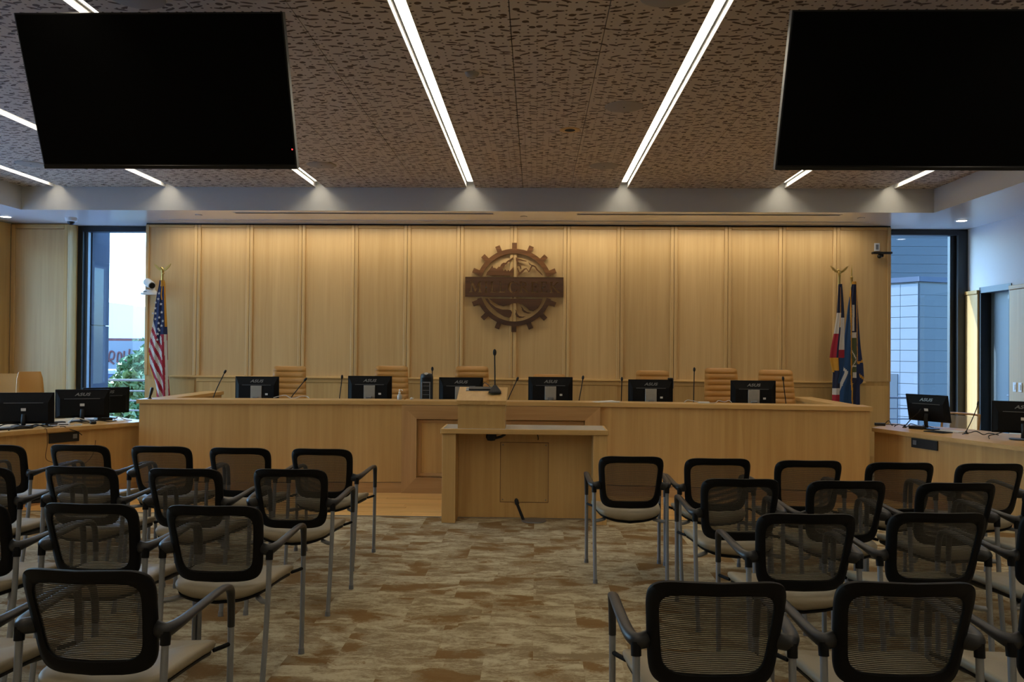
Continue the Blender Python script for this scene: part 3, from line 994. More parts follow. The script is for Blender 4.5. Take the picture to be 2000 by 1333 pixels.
obj('clip', abox(newbm(), .023, .028, -.02, -.008, -.10, .012, .003), M['plastic_black'], t)
# side desk monitors
monitor('large black monitor at the left edge of the picture on the left side desk', (-5.17, 8.16, ZDESK), math.radians(16), .545, .318, .186, 2, 'foot', False, 'monitors on the left side desk')
monitor('black monitor in the middle of the three on the left side desk', (-4.93, 8.80, ZDESK), math.radians(22), .53, .31, .194, 2, 'foot', True, 'monitors on the left side desk')
monitor('black monitor on the left side desk, nearest the window', (-4.88, 9.20, ZDESK), math.radians(45), .50, .295, .205, 2, 'foot', True, 'monitors on the left side desk')
monitor('tilted black monitor on the right side desk, in front of the window', (4.24, 8.98, ZDESK), math.radians(-59), .485, .295, .226, 12, 'foot', True, 'monitors on the right side desk')
monitor('black monitor on the right side desk, in front of the door', (4.65, 7.95, ZDESK), math.radians(-22), .52, .305, .215, 4, 'foot', True, 'monitors on the right side desk')

# ------------------------------------------------------------------ council desk microphones and small things
G = [((-3.738, 9.25), (-3.523, 9.20, 1.284), .03, 'gooseneck microphone leaning right, nearest the striped flag'),
     ((-2.901, 9.25), (-2.61, 9.22, 1.205), .02, 'gooseneck microphone leaning across the leftmost tan chair'),
     ((-2.244, 9.25), (-2.188, 9.22, 1.235), 0, 'gooseneck microphone just left of the second council desk monitor'),
     ((-1.175, 9.25), (-1.162, 9.22, 1.335), 0, 'upright gooseneck microphone in front of the tower fan'),
     ((-.375, 9.25), (-.205, 9.22, 1.232), .02, 'gooseneck microphone leaning out from behind the lectern'),
     ((.466, 9.25), (.534, 9.22, 1.252), 0, 'gooseneck microphone right of the fourth council desk monitor'),
     ((.967, 9.25), (.971, 9.22, 1.24), 0, 'straight gooseneck microphone left of the webcam monitor'),
     ((1.779, 9.25), (1.777, 9.22, 1.355), 0, 'tall straight gooseneck microphone right of the webcam monitor'),
     ((2.83, 9.25), (2.763, 9.22, 1.262), 0, 'gooseneck microphone in front of the rightmost tan chair')]
for bpos, tip, bend, lab in G:
    goose('gooseneck_microphone', 'black ' + lab, (bpos[0], bpos[1] + .02, ZDESK), tip, bend)
t = thing('sanitizer_bottle', 'clear pump bottle of hand sanitizer on the council desk', 'bottle', (-1.507, 9.08, DT_))
obj('bottle', lathe(newbm(), [(.024, 0), (.026, .006), (.026, .045), (.012, .064), (.011, .072)], 16), M['bottle_clear'], t, smooth=True)
pb = newbm(); lathe(pb, [(.013, .072), (.013, .084), (.005, .087), (.005, .103), (.009, .104), (.009, .113)], 12); tube(pb, [(0, 0, .109), (.028, 0, .108), (.034, 0, .098)], .0045, 6)
obj('pump', pb, M['plastic_white'], t, smooth=True)
# tower fan
t = thing('tower_fan', 'black and grey tower fan standing behind the council desk', 'fan', (-1.262, 9.62, ZDESK))
t.location.y = 9.50
fp = superell(.074, .06, 3, 28)
b = newbm(); prism(b, fp, 0, .49); obj('body', b, M['plastic_black'], t, smooth=True, angle=30)
obj('crown', lathe(newbm(), [(.074, .488), (.074, .505), (.066, .528), (.04, .540), (.001, .542)], 24), M['plastic_black'], t, smooth=True)
obj('control_dial', lathe(newbm(), [(.026, 0), (.024, .006), (.001, .008)], 16), M['bracket_silver'], t, (0, -.045, .532), (.5, 0, 0))
obj('grille_frame', abox(newbm(), -.052, -.040, -.066, -.054, .16, .44, .002), M['plastic_grey'], t)
obj('grille_frame', abox(newbm(), .040, .052, -.066, -.054, .16, .44, .002), M['plastic_grey'], t)
obj('grille_frame', abox(newbm(), -.040, .040, -.066, -.054, .428, .44, .002), M['plastic_grey'], t)
for k in range(5):
    obj('grille_slat', abox(newbm(), -.040, .040, -.063, -.056, .19 + .05 * k, .195 + .05 * k), M['plastic_grey'], t)
def cable(label, pts, mat='rubber', r=.004, name='cable'):
    o = thing(name, label, 'cable', pts[0], 0, None)
    p0 = Vector(pts[0])
    obj('lead', tube(newbm(), [tuple(Vector(p) - p0) for p in smooth_path(pts, 6)], r, 6), M[mat], o, smooth=True)
    return o
zd = DT_ + .004
cable('white cable coiled on the council desk beside the leftmost tan chair', [(-2.93, 9.10, zd), (-2.86, 9.12, zd + .02), (-2.80, 9.13, zd + .026), (-2.74, 9.11, zd), (-2.68, 9.10, zd), (-2.62, 9.12, zd + .02), (-2.56, 9.12, zd + .018), (-2.52, 9.08, zd)], 'cable_white', .004)
cable('white cable loop on the council desk right of the webcam monitor', [(1.62, 8.98, zd), (1.66, 9.0, zd + .025), (1.72, 9.0, zd + .02), (1.80, 8.98, zd + .002), (1.95, 8.97, zd + .002), (2.0, 9.0, zd + .024), (2.06, 8.98, zd + .012), (2.11, 9.0, zd + .028), (2.14, 8.99, zd + .004)], 'cable_white', .004)
t = thing('white_adapter', 'small white adapter block lying on the council desk worktop', 'adapter', (1.83, 8.95, DT_))
obj('block', abox(newbm(), -.06, .06, -.02, .02, 0, .018, .006, 2), M['plastic_white'], t)
obj('plug_lead', tube(newbm(), smooth_path([(.06, 0, .008), (.09, .01, .006), (.12, .03, .004)], 4), .003, 6), M['cable_white'], t)
t = thing('paper_stack', 'loose white papers lying on the council desk right of centre', 'papers', (.78, 9.02, DT_))
for k, (dx, a) in enumerate(((0, .1), (.02, -.08), (-.03, .25))):
    o = obj('sheet', abox(newbm(), -.13, .13, -.09, .09, 0, .0015), M['paper'], t, (dx, 0, .002 * k + .0003)); o.rotation_euler = (0, (.0, -.02, -.05)[k], a)
t = thing('papers_small', 'small crumpled paper on the council desk near the tower fan', 'papers', (-1.37, 9.08, DT_))
b = newbm(); bmesh.ops.create_icosphere(b, subdivisions=2, radius=.022)
rr = random.Random(3)
for v in b.verts:
    v.co *= rr.uniform(.75, 1.1); v.co.z = max(v.co.z * .7 + .012, 0)
obj('scrap', b, M['paper'], t)
cable('black cable arching up behind the lectern from a council desk monitor', [(-.60, 9.33, 1.16), (-.57, 9.2, 1.195), (-.52, 9.05, 1.18), (-.47, 8.98, 1.12), (-.46, 8.96, DT_ + .004)], 'rubber', .004)

# ------------------------------------------------------------------ tan executive chairs
def exec_chair(label, loc, rotz, dz=0.0, group='tan ribbed chairs behind the council desk'):
    t = thing('executive_chair', label, 'chair', loc, rotz, group)
    return t
def rib_grid(w0, w1, z0, z1, thick, lean, nrib, concave=.03):
    b = newbm()
    rows, colsn = nrib * 6, 14
    F = []; Bk = []
    for j in range(rows + 1):
        s = j / rows
        z = z0 + (z1 - z0) * s
        w = w0 + (w1 - w0) * s
        bulge = abs(math.sin(PI * s * nrib)) ** .55 * .016
        edge = min(1.0, (1 - s) * 14) ** .5 if s > .9 else 1.0
        fr, bk = [], []
        for i in range(colsn + 1):
            p = -1 + 2 * i / colsn
            pe = math.copysign(abs(p) ** .9, p)
            endr = (1 - abs(p) ** 10)
            wx = w * (1 if s < .96 else 1 - .12 * ((s - .96) / .04) ** 2)
            y = lean * s + concave * -(p * p) + concave
            fr.append(b.verts.new((pe * wx, y - (thick / 2 + bulge) * endr * edge - .004, z)))
            bk.append(b.verts.new((pe * wx, y + (thick / 2) * endr * edge + .004, z)))
        F.append(fr); Bk.append(bk)
    for j in range(rows):
        for i in range(colsn):
            b.faces.new([F[j][i], F[j][i + 1], F[j + 1][i + 1], F[j + 1][i]])
            b.faces.new([Bk[j][i + 1], Bk[j][i], Bk[j + 1][i], Bk[j + 1][i + 1]])
        b.faces.new([F[j][0], F[j + 1][0], Bk[j + 1][0], Bk[j][0]])
        b.faces.new([F[j + 1][-1], F[j][-1], Bk[j][-1], Bk[j + 1][-1]])
    for i in range(colsn):
        b.faces.new([F[-1][i], F[-1][i + 1], Bk[-1][i + 1], Bk[-1][i]])
        b.faces.new([F[0][i + 1], F[0][i], Bk[0][i], Bk[0][i + 1]])
    return b
back_me = tomesh('backrest', rib_grid(.248, .203, .50, 1.205, .03, .10, 10), True, 50); back_me.materials.append(M['leather_tan'])
sb = newbm(); prism(sb, superell(.25, .24, 5, 32), 0, .07); bmesh.ops.bevel(sb, geom=[e for e in sb.edges if abs(e.verts[0].co.z - e.verts[1].co.z) < 1e-6], offset=.02, segments=3, affect='EDGES')
seat_me = tomesh('seat', sb, True, 50); seat_me.materials.append(M['leather_tan'])
bb_ = newbm()
for k in range(5):
    a = 2 * PI * k / 5
    tube(bb_, [(0, 0, .10), (.16 * math.cos(a), .16 * math.sin(a), .09), (.30 * math.cos(a), .30 * math.sin(a), .065)], [.024, .02, .014], 8)
tube(bb_, [(0, 0, .08), (0, 0, .44)], .025, 12)
base_me = tomesh('base', bb_, True, 50); base_me.materials.append(M['steel'])
cb = newbm(); lathe(cb, [(.001, -.022), (.026, -.022), (.026, .022), (.001, .022)], 12); cb.transform(Matrix.Rotation(PI / 2, 4, 'X'))
cast_me = tomesh('caster', cb, True, 40); cast_me.materials.append(M['rubber'])
arm_me = []
for s in (-1, 1):
    ab = newbm(); tube(ab, smooth_path([(s * .23, .02, .47), (s * .28, .02, .50), (s * .285, .0, .60), (s * .285, -.10, .66), (s * .285, -.20, .655), (s * .275, -.2, .5), (s * .235, -.18, .46)], 5), .012, 8)
    m_ = tomesh('arm', ab, True); m_.materials.append(M['steel']); arm_me.append(m_)
def exec_chair(label, x, y, z, rotz, lift=0.0, group='tan ribbed chairs behind the council desk'):
    t = thing('executive_chair', label, 'chair', (x, y, z), rotz, group)
    link('backrest', back_me, None, t, (0, .16, lift))
    link('seat', seat_me, None, t, (0, -.06, .43 + lift))
    link('base', base_me, None, t)
    for m_ in arm_me:
        link('arm', m_, None, t, (0, 0, lift))
    for k in range(5):
        a = 2 * PI * k / 5
        link('caster', cast_me, None, t, (.30 * math.cos(a), .30 * math.sin(a), .026), (0, 0, a + .4))
    return t
EC = [('leftmost tan ribbed leather chair behind the council desk', -3.097, .0, -.015), ('tan ribbed leather chair behind the hand sanitizer bottle', -1.812, -.03, .0),
      ('tan ribbed leather chair behind the lectern', -.792, 0.0, .004), ('low tan leather chair mostly hidden behind the monitor right of the lectern', .175, 0, -.088),
      ('tan ribbed leather chair behind the webcam monitor', 1.458, 0, -.03), ('tan ribbed leather chair turned beside the tall straight microphone', 2.335, .12, .008),
      ('rightmost tan ribbed leather chair behind the council desk', 2.958, -.08, -.008)]
for lab, x, rz, lift in EC:
    exec_chair(lab, x, 10.0 - .0, .15, rz, lift)
# plain tan chairs at the left side desk
plain_me = tomesh('backrest', rib_grid(.21, .17, .50, 1.0, .03, .08, 1), True, 50); plain_me.materials.append(M['leather_tan'])
def plain_chair(lab, x, y, rz, lift, sc=1.0):
    t = thing('side_desk_chair', lab, 'chair', (x, y, 0), rz, 'plain tan chairs at the left side desk')
    o = link('backrest', plain_me, None, t, (0, .14, lift)); o.scale = (sc, 1, 1)
    link('seat', seat_me, None, t, (0, -.06, .43))
    link('base', base_me, None, t)
    for k in range(5):
        a = 2 * PI * k / 5
        link('caster', cast_me, None, t, (.30 * math.cos(a), .30 * math.sin(a), .026), (0, 0, a))
plain_chair('tan chair with a smooth back beside the left window', -6.10, 9.80, .75, .25, .80)
plain_chair('tan chair with a smooth back at the left edge of the picture', -6.84, 10.42, .25, .20, 1.15)
# ------------------------------------------------------------------ side desks
def side_desk(label, top, front_a, front_b, box_at, sgn):
    ox, oy = front_b
    t = thing('side_desk', label, 'desk', (ox, oy, 0), 0, 'side desks')
    L = lambda poly: [(x - ox, y - oy) for x, y in poly]
    obj('desktop', prism(newbm(), L(top), .710, .75), M['maple_y'], t)
    v = Vector((front_b[0] - front_a[0], front_b[1] - front_a[1])); ln = v.length; v.normalize()
    n = Vector((-v.y, v.x))          # left normal
    n = n if sgn > 0 else -n         # points to the sitter's side
    def quad(d0, d1, a=0.0, b=0.0):
        p = Vector(front_a) + v * a; q = Vector(front_b) - v * b
        return L([tuple(p + n * d0), tuple(q + n * d0), tuple(q + n * d1), tuple(p + n * d1)])
    obj('front_panel', prism(newbm(), quad(.035, .06), .10, .708), M['maple_z'], t)
    obj('baseboard', prism(newbm(), quad(.030, .06), 0, .098), M['maple_trim_x'], t)
    # end panel towards the dais
    q = Vector(front_b) - v * .01
    obj('end_panel', prism(newbm(), L([tuple(q + n * .06), tuple(q + n * .62), tuple(q - v * .03 + n * .62), tuple(q - v * .03 + n * .06)]), 0, .708), M['maple_z'], t)
    # black cable box let into the front just below the top
    m = Vector(front_b) - v * box_at[0]
    w = box_at[1]
    p, q = m - v * w / 2, m + v * w / 2
    bx = obj('cable_box', prism(newbm(), L([tuple(p + n * .02), tuple(q + n * .02), tuple(q + n * .08), tuple(p + n * .08)]), .60, .695), M['plastic_black'], t)
    p2, q2 = m + v * w * .28, m + v * w * .42
    obj('socket', prism(newbm(), L([tuple(p2 + n * .014), tuple(q2 + n * .014), tuple(q2 + n * .02), tuple(p2 + n * .02)]), .63, .675), M['steel'], bx)
    return t
LA, LB = (-5.62, 6.68), (-4.245, 8.895)
RA, RB = (4.72, 6.20), (3.68, 9.07)
side_desk('angled maple side desk with three monitors at the left edge', [LA, LB, (-5.06, 9.58), (-5.36, 9.0), (-6.40, 7.25)], LA, LB, (.905, .30), 1)
side_desk('angled maple side desk with two monitors at the right edge', [RA, RB, (4.16, 9.68), (4.72, 9.02), (5.62, 6.50)][::1], RA, RB, (.70, .33), -1)

# clutter on the left desk
zk = ZDESK + .004
def flat_box(name, label, cat, loc, rz, sx, sy, sz, mat='plastic_black', bev=.004, group=None):
    t = thing(name, label, cat, loc, rz, group)
    obj('body', abox(newbm(), -sx / 2, sx / 2, -sy / 2, sy / 2, 0, sz, bev, 2), M[mat], t)
    return t
t = flat_box('keyboard', 'black keyboard lying before the monitor at the left edge', 'keyboard', (-5.15, 7.86, ZDESK), .95, .42, .15, .018)
for r in range(3):
    obj('key_row', abox(newbm(), -.19, .19, -.055 + .04 * r, -.025 + .04 * r, .018, .022, .001), M['plastic_grey'], t)
t = flat_box('docking_station', 'black docking box between the left side desk monitors', 'device', (-5.02, 8.42, ZDESK), .9, .20, .10, .028)
obj('port_strip', abox(newbm(), -.07, .07, -.053, -.049, .008, .02), M['plastic_grey'], t)
t = flat_box('desk_telephone', 'low black conference phone on the left side desk near the window', 'telephone', (-4.79, 8.97, ZDESK), .8, .16, .12, .03)
obj('handset', abox(newbm(), -.07, -.03, -.055, .055, .03, .045, .006, 2), M['plastic_black'], t)
cable('white cable looped on the left side desk', [(-5.0, 8.30, zk), (-4.93, 8.22, zk), (-4.86, 8.20, zk + .01), (-4.76, 8.26, zk), (-4.70, 8.33, zk), (-4.72, 8.41, zk), (-4.80, 8.42, zk)], 'cable_white', .005)
cable('tangled black cables on the left side desk by the leftmost monitor', [(-5.30, 7.90, zk), (-5.22, 7.95, zk + .04), (-5.14, 8.02, zk + .03), (-5.06, 8.0, zk), (-4.98, 8.05, zk + .03), (-4.92, 8.12, zk), (-4.88, 8.24, zk)], 'rubber', .006)
cable('black cable running between the left desk monitors', [(-4.92, 8.46, zk), (-4.84, 8.50, zk + .02), (-4.76, 8.58, zk), (-4.70, 8.68, zk + .02), (-4.62, 8.78, zk), (-4.60, 8.88, zk)], 'rubber', .006)
cable('thin cable hanging in a loop down the left side desk front', [(-4.82, 7.93, zk), (-4.797, 7.93, ZDESK - .01), (-4.79, 7.93, .60), (-4.80, 7.93, .46), (-4.745, 8.02, .40), (-4.67, 8.12, .33), (-4.60, 8.22, .36), (-4.54, 8.30, .45), (-4.53, 8.34, .60)], 'leather_tan_dark', .0035)
cable('black lead draped over the left desk edge into the cable box', [(-4.80, 8.16, zk), (-4.745, 8.14, zk + .004), (-4.705, 8.16, ZDESK - .02), (-4.66, 8.22, .70), (-4.63, 8.26, .66)], 'rubber', .004)
cable('pale cable by the base of the monitor nearest the window', [(-4.72, 9.08, zk), (-4.66, 9.05, zk + .03), (-4.58, 9.02, zk + .004), (-4.52, 8.98, zk), (-4.46, 8.95, zk)], 'cable_white', .005)
t = thing('speaker_horn', 'dark microphone handset standing at the left window edge behind the council desk', 'microphone', (-4.20, 8.98, DT_))
t.location = (-4.18, 8.78, DT_)
b = newbm(); tube(b, [(0, 0, 0), (.004, 0, .03), (.012, 0, .055), (.022, 0, .10), (.027, 0, .122)], [.013, .012, .015, .018, .014], 10)
obj('body', b, M['plastic_black'], t, smooth=True)
obj('foot', lathe(newbm(), [(.022, 0), (.022, .006), (.012, .012)], 14), M['plastic_black'], t)

cable('black cable heap beside the keyboard on the left side desk', [(-5.06, 7.74, zk), (-5.0, 7.80, zk + .03), (-4.95, 7.90, zk + .02), (-4.99, 7.98, zk), (-4.90, 8.0, zk + .03), (-4.84, 8.08, zk + .01), (-4.88, 8.16, zk)], 'rubber', .006)
cable('short white cable behind the middle left desk monitor', [(-4.98, 8.62, zk), (-4.90, 8.60, zk + .05), (-4.84, 8.66, zk + .03), (-4.78, 8.72, zk)], 'cable_white', .005)
t = flat_box('computer_mouse', 'black mouse on the left side desk beside the middle monitor base', 'mouse', (-4.66, 8.52, ZDESK), .6, .06, .10, .032, 'plastic_black', .012)
obj('wheel', abox(newbm(), -.004, .004, .018, .034, .028, .035, .002), M['plastic_grey'], t)
t = flat_box('usb_hub', 'small pale hub among the cables on the left side desk', 'device', (-4.86, 8.33, ZDESK), .4, .11, .05, .025, 'plastic_white', .004)
obj('port_strip', abox(newbm(), -.045, .045, -.027, -.024, .008, .017), M['slot_dark'], t)
# clutter on the right desk
t = flat_box('power_brick', 'black power brick at the dais end of the right side desk', 'adapter', (3.875, 9.33, ZDESK), -.3, .11, .055, .032)
obj('lead', tube(newbm(), smooth_path([(.05, 0, .015), (.075, .01, .05), (.10, .01, .055), (.115, .01, .02), (.13, .0, .004)], 5), .004, 6), M['rubber'], t)
t = flat_box('tablet', 'flat black tablet lying near the front edge of the right side desk', 'tablet', (4.175, 8.62, ZDESK), -1.1, .23, .15, .010)
obj('screen', abox(newbm(), -.10, .10, -.065, .065, .010, .011), M['screen_black'], t)
flat_t = flat_box('document_folder', 'pale folder lying beside the tablet on the right side desk', 'folder', (4.36, 8.72, ZDESK), -1.0, .26, .18, .008, 'paper', .001)
obj('flap', abox(newbm(), -.12, .12, -.08, .085, .008, .010), M['paper'], flat_t)
goose('desk_microphone', 'gooseneck microphone leaning towards the tilted monitor on the right desk', (4.055, 9.12, ZDESK), (4.13, 8.93, .945), .0, .005, .009, 'round')
goose('desk_microphone', 'long gooseneck microphone leaning towards the door on the right desk', (4.40, 8.50, ZDESK), (4.525, 8.52, 1.05), -.03, .005, .008, 'round')
t = flat_box('conference_phone', 'black puck phone beside the tilted monitor on the right desk', 'telephone', (4.13, 8.98, ZDESK), -.8, .15, .11, .034, 'plastic_black', .01)
obj('keypad', abox(newbm(), -.04, .04, -.03, .03, .034, .036), M['plastic_grey'], t)
cable('black cables tangled behind the phone on the right desk', [(3.98, 9.20, zk), (4.05, 9.26, zk + .02), (4.12, 9.20, zk), (4.18, 9.24, zk + .03), (4.26, 9.14, zk), (4.30, 9.20, zk + .02), (4.36, 9.10, zk)], 'rubber', .0045)
cable('thin black cable squiggle beside the power brick', [(3.93, 9.42, zk), (4.0, 9.36, zk + .01), (4.03, 9.46, zk), (4.10, 9.40, zk), (4.08, 9.50, zk)], 'rubber', .004)
cable('black cable looped near the long gooseneck on the right desk', [(4.32, 8.42, zk), (4.38, 8.38, zk + .02), (4.46, 8.42, zk + .03), (4.52, 8.40, zk), (4.60, 8.44, zk + .01), (4.66, 8.38, zk)], 'rubber', .0045)
cable('pair of black leads curling from the monitor in front of the door', [(4.36, 8.0, zk), (4.40, 8.08, zk + .02), (4.46, 8.06, zk + .04), (4.52, 8.02, zk + .07), (4.55, 7.99, zk + .10)], 'rubber', .004)
cable('black cable hanging between the council desk and the right side desk', [(3.60, 9.16, ZDESK), (3.595, 9.10, .70), (3.60, 9.06, .50), (3.61, 9.05, .30), (3.615, 9.05, .12), (3.62, 9.05, .006)], 'rubber', .006)
# pale see-through chair behind the right desk
t = thing('mesh_back_chair', 'pale see-through mesh chair behind the right side desk', 'chair', (4.95, 9.74, 0), -1.0)
def chair_plate(w, z0, z1, lean, thick=.004):
    b = newbm(); n = 10; pr = []
    for i in range(n + 1):
        p = -1 + 2 * i / n
        pr.append((p * w, .05 * (1 - p * p)))
    rows = []
    for s, z in ((0, z0), (1, z1)):
        rows.append([(b.verts.new((x, y + lean * s, z)), b.verts.new((x, y + lean * s + thick, z))) for x, y in pr])
    for i in range(n):
        b.faces.new([rows[0][i][0], rows[0][i + 1][0], rows[1][i + 1][0], rows[1][i][0]])
    return b
obj('back_mesh', chair_plate(.215, .50, .84, .05), M['pale_mesh'], t)
b = newbm()
tube(b, smooth_path([(-.215, 0, .46), (-.218, .05, .83), (-.19, .062, .858), (0, .105, .862), (.19, .062, .858), (.218, .05, .83), (.215, 0, .46)], 6), .013, 8)
obj('back_frame', b, M['maple_trim_x'], t, smooth=True)
link('seat', seat_me, None, t, (0, -.2, .40)); link('base', base_me, None, t, (0, -.15, 0))

# ------------------------------------------------------------------ ceiling-hung screens
def big_screen(label, cx, led):
    top = Vector((cx, 4.665, 3.51)); bot = Vector((cx, 4.987, 2.67))
    t = thing('wall_screen', label, 'television', tuple((top + bot) / 2), 0, 'ceiling hung screens')
    ax = (top - bot); H = ax.length
    ang = math.atan2(ax.y, ax.z)
    t.rotation_euler = (-ang, 0, 0)
    W = 1.578
    obj('cabinet', abox(newbm(), -W / 2, W / 2, 0.004, .045, -H / 2, H / 2, .003), M['tv_edge'], t)
    obj('side_trim', abox(newbm(), -W / 2 - .003, -W / 2, .006, .05, -H / 2, H / 2), M['tv_side'], t)
    obj('side_trim', abox(newbm(), W / 2, W / 2 + .003, .006, .05, -H / 2, H / 2), M['tv_side'], t)
    obj('display', abox(newbm(), -W / 2 + .008, W / 2 - .008, -.001, .004, -H / 2 + .03, H / 2 - .010), M['screen_black'], t)
    obj('bottom_bezel', abox(newbm(), -W / 2, W / 2, -.004, .004, -H / 2, -H / 2 + .024, .003), M['tv_edge'], t)
    obj('back_bulge', abox(newbm(), -.45, .45, .046, .09, -.36, .22, .01), M['tv_edge'], t)
    if led:
        obj('standby_led', lathe(newbm(), [(.0045, 0), (.0035, .003), (.001, .004)], 10), M['led_red'], t, (W / 2 - .016, -.001, -H / 2 + .12), (PI / 2, 0, 0))
    # mount
    m = thing('ceiling_mount', 'black pole mount holding the ' + ('left' if led else 'right') + ' screen to the ceiling', 'mount', (cx, 5.36, ZC), 0, 'screen mounts')
    obj('pole', tube(newbm(), [(0, 0, 0), (0, 0, -.42)], .024, 12), M['plastic_black'], m, smooth=True)
    obj('flange', abox(newbm(), -.09, .09, -.06, .06, -.02, 0), M['plastic_black'], m)
    obj('bracket', abox(newbm(), -.12, .12, -.40, .03, -.52, -.40), M['plastic_black'], m)
    return t
big_screen('large dark television hung from the ceiling at the upper left', -2.266, True)
big_screen('large dark television hung from the ceiling at the upper right', 2.232, False)

# ------------------------------------------------------------------ black mesh guest chairs
ZT, ZB_ = .860, .490
def back_y(x, z):
    s = (z - ZB_) / (ZT - ZB_)
    return -.185 - .085 * s - .02 * s * s + .055 * (abs(x) / .22) ** 2
def ring_pts(w, h, n, k, zc, taper):
    out = []
    for x, z in superell(w, h, n, k):
        zz = zc + z
        ww = 1 + taper * (z / h)
        out.append((x * ww, zz))
    return out
K = 56
zc_ = (ZT + ZB_) / 2
outer = ring_pts(.214, .185, 6.2, K, zc_ , .065)
inner = ring_pts(.214 - .041, .185 - .050, 6.2, K, zc_ + .001, .075)
def make_guest_meshes():
    me = {}
    b = newbm(); rings = []
    for (xo, zo), (xi, zi) in zip(outer, inner):
        xm, zm = (xo + xi) / 2, (zo + zi) / 2
        sec = []
        for c, s in ((0, 0), (.04, .75), (.5, 1.0), (.94, .75), (1, 0), (.94, -.75), (.5, -1), (.04, -.75)):
            x = xo + (xi - xo) * c; z = zo + (zi - zo) * c
            sec.append(b.verts.new((x, back_y(x, z) + s * .0125, z)))
        rings.append(sec)
    for i in range(K):
        A, B2 = rings[i], rings[(i + 1) % K]
        for k in range(8):
            b.faces.new([A[k], A[(k + 1) % 8], B2[(k + 1) % 8], B2[k]])
    bmesh.ops.recalc_face_normals(b, faces=b.faces[:])
    me['back_frame'] = (tomesh('back_frame', b, True, 60), 'chair_black')
    b = newbm(); prev = None
    cen = b.verts.new((0, back_y(0, zc_), zc_))
    for f in (.2, .4, .6, .8, 1.02):
        ring = [b.verts.new((x * f, back_y(x * f, zc_ + (z - zc_) * f), zc_ + (z - zc_) * f)) for x, z in inner]
        for i in range(K):
            if prev is None:
                b.faces.new([cen, ring[i], ring[(i + 1) % K]])
            else:
                b.faces.new([prev[i], ring[i], ring[(i + 1) % K], prev[(i + 1) % K]])
        prev = ring
    me['back_mesh'] = (tomesh('back_mesh', b, True), 'mesh_fabric')
    # seat cushion: dished underside, soft edges
    b = newbm()
    plan = superell(1, 1, 6.0, 48)
    def sring(f, z0, lift):
        r = []
        for px, py in plan:
            x = px * .232 * f; y = .032 + py * .24 * f
            x *= 1 + .09 * py
            r.append(b.verts.new((x, y, z0 + lift * (abs(px) ** 2) - (.022 * max(0, py) ** 3))))
        return r
    prof = [(.55, .394, .022), (.80, .398, .030), (.93, .406, .036), (.985, .424, .034), (1.0, .444, .026), (.985, .461, .018), (.93, .471, .012), (.6, .474, .006), (.2, .473, 0)]
    R = [sring(*p) for p in prof]
    for A, B2 in zip(R[:-1], R[1:]):
        for i in range(48):
            b.faces.new([A[i], A[(i + 1) % 48], B2[(i + 1) % 48], B2[i]])
    b.faces.new(R[0][::-1]); b.faces.new(R[-1])
    bmesh.ops.recalc_face_normals(b, faces=b.faces[:])
    me['seat'] = (tomesh('seat', b, True, 80), 'vinyl_taupe')
    b = newbm()
    R = []
    for f, z0, lift in ((.5, .380, .020), (.80, .383, .030), (.94, .392, .038), (.955, .402, .040), (.5, .392, .022)):
        r = []
        for px, py in plan:
            x = px * .230 * f * (1 + .09 * py); y = .032 + py * .24 * f
            r.append(b.verts.new((x, y, z0 + lift * (abs(px) ** 2) - (.022 * max(0, py) ** 3))))
        R.append(r)
    for A, B2 in zip(R[:-1], R[1:]):
        for i in range(48):
            b.faces.new([A[i], A[(i + 1) % 48], B2[(i + 1) % 48], B2[i]])
    b.faces.new(R[0][::-1]); b.faces.new(R[-1])
    bmesh.ops.recalc_face_normals(b, faces=b.faces[:])
    me['seat_shell'] = (tomesh('seat_shell', b, True, 80), 'chair_black')
    for s, nm in ((-1, 'l'), (1, 'r')):
        # arm: from the back frame out over the rear leg, forward, and down at the front
        ctl = [(s * .195, -.165, .648, .012, .030), (s * .222, -.185, .646, .016, .028), (s * .246, -.188, .645, .021, .025), (s * .262, -.150, .651, .022, .019),
               (s * .270, -.06, .660, .0215, .014), (s * .274, .06, .668, .021, .0125), (s * .275, .16, .672, .0205, .012), (s * .275, .225, .667, .019, .012),
               (s * .273, .262, .645, .017, .013), (s * .271, .276, .605, .0150, .0135), (s * .270, .281, .555, .0142, .014), (s * .269, .283, .500, .0140, .0142)]
        pp = smooth_path(ctl, 4)
        b = newbm(); tube(b, [p[:3] for p in pp], None, 10, True, [(p[3], p[4]) for p in pp])
        me['arm_' + nm] = (tomesh('arm', b, True, 60), 'arm_black')
        b = newbm(); tube(b, [(s * .248, -.192, .645), (s * .2475, -.197, .600)], [.017, .0165], 12)
        me['sock_' + nm] = (tomesh('leg_socket', b, True, 50), 'chair_black')
        b = newbm(); tube(b, [(s * .2475, -.196, .61), (s * .247, -.205, .45), (s * .244, -.232, .22), (s * .241, -.268, .012)], .0125, 10)
        me['rleg_' + nm] = (tomesh('leg', b, True, 60), 'leg_silver')
        b = newbm(); tube(b, [(s * .269, .283, .505), (s * .268, .279, .25), (s * .267, .270, .012)], .0125, 10)
        me['fleg_' + nm] = (tomesh('leg', b, True, 60), 'leg_silver')
        b = newbm(); tube(b, [(s * .17, -.12, .405), (s * .215, -.19, .408), (s * .249, -.207, .408)], .012, 8)
        me['stay_' + nm] = (tomesh('seat_stay', b, True, 60), 'leg_silver')
        b = newbm(); tube(b, [(s * .225, .225, .428), (s * .250, .255, .432), (s * .268, .279, .436)], .009, 8)
        me['stayf_' + nm] = (tomesh('seat_stay', b, True, 60), 'chair_black')
        b = newbm(); tube(b, [(s * .241, -.268, .028), (s * .2405, -.2705, 0)], [.0145, .016], 10)
        me['glide_' + nm] = (tomesh('glide', b, True, 50), 'plastic_grey')
        b = newbm(); tube(b, [(s * .267, .2705, .028), (s * .267, .270, 0)], [.0145, .016], 10)
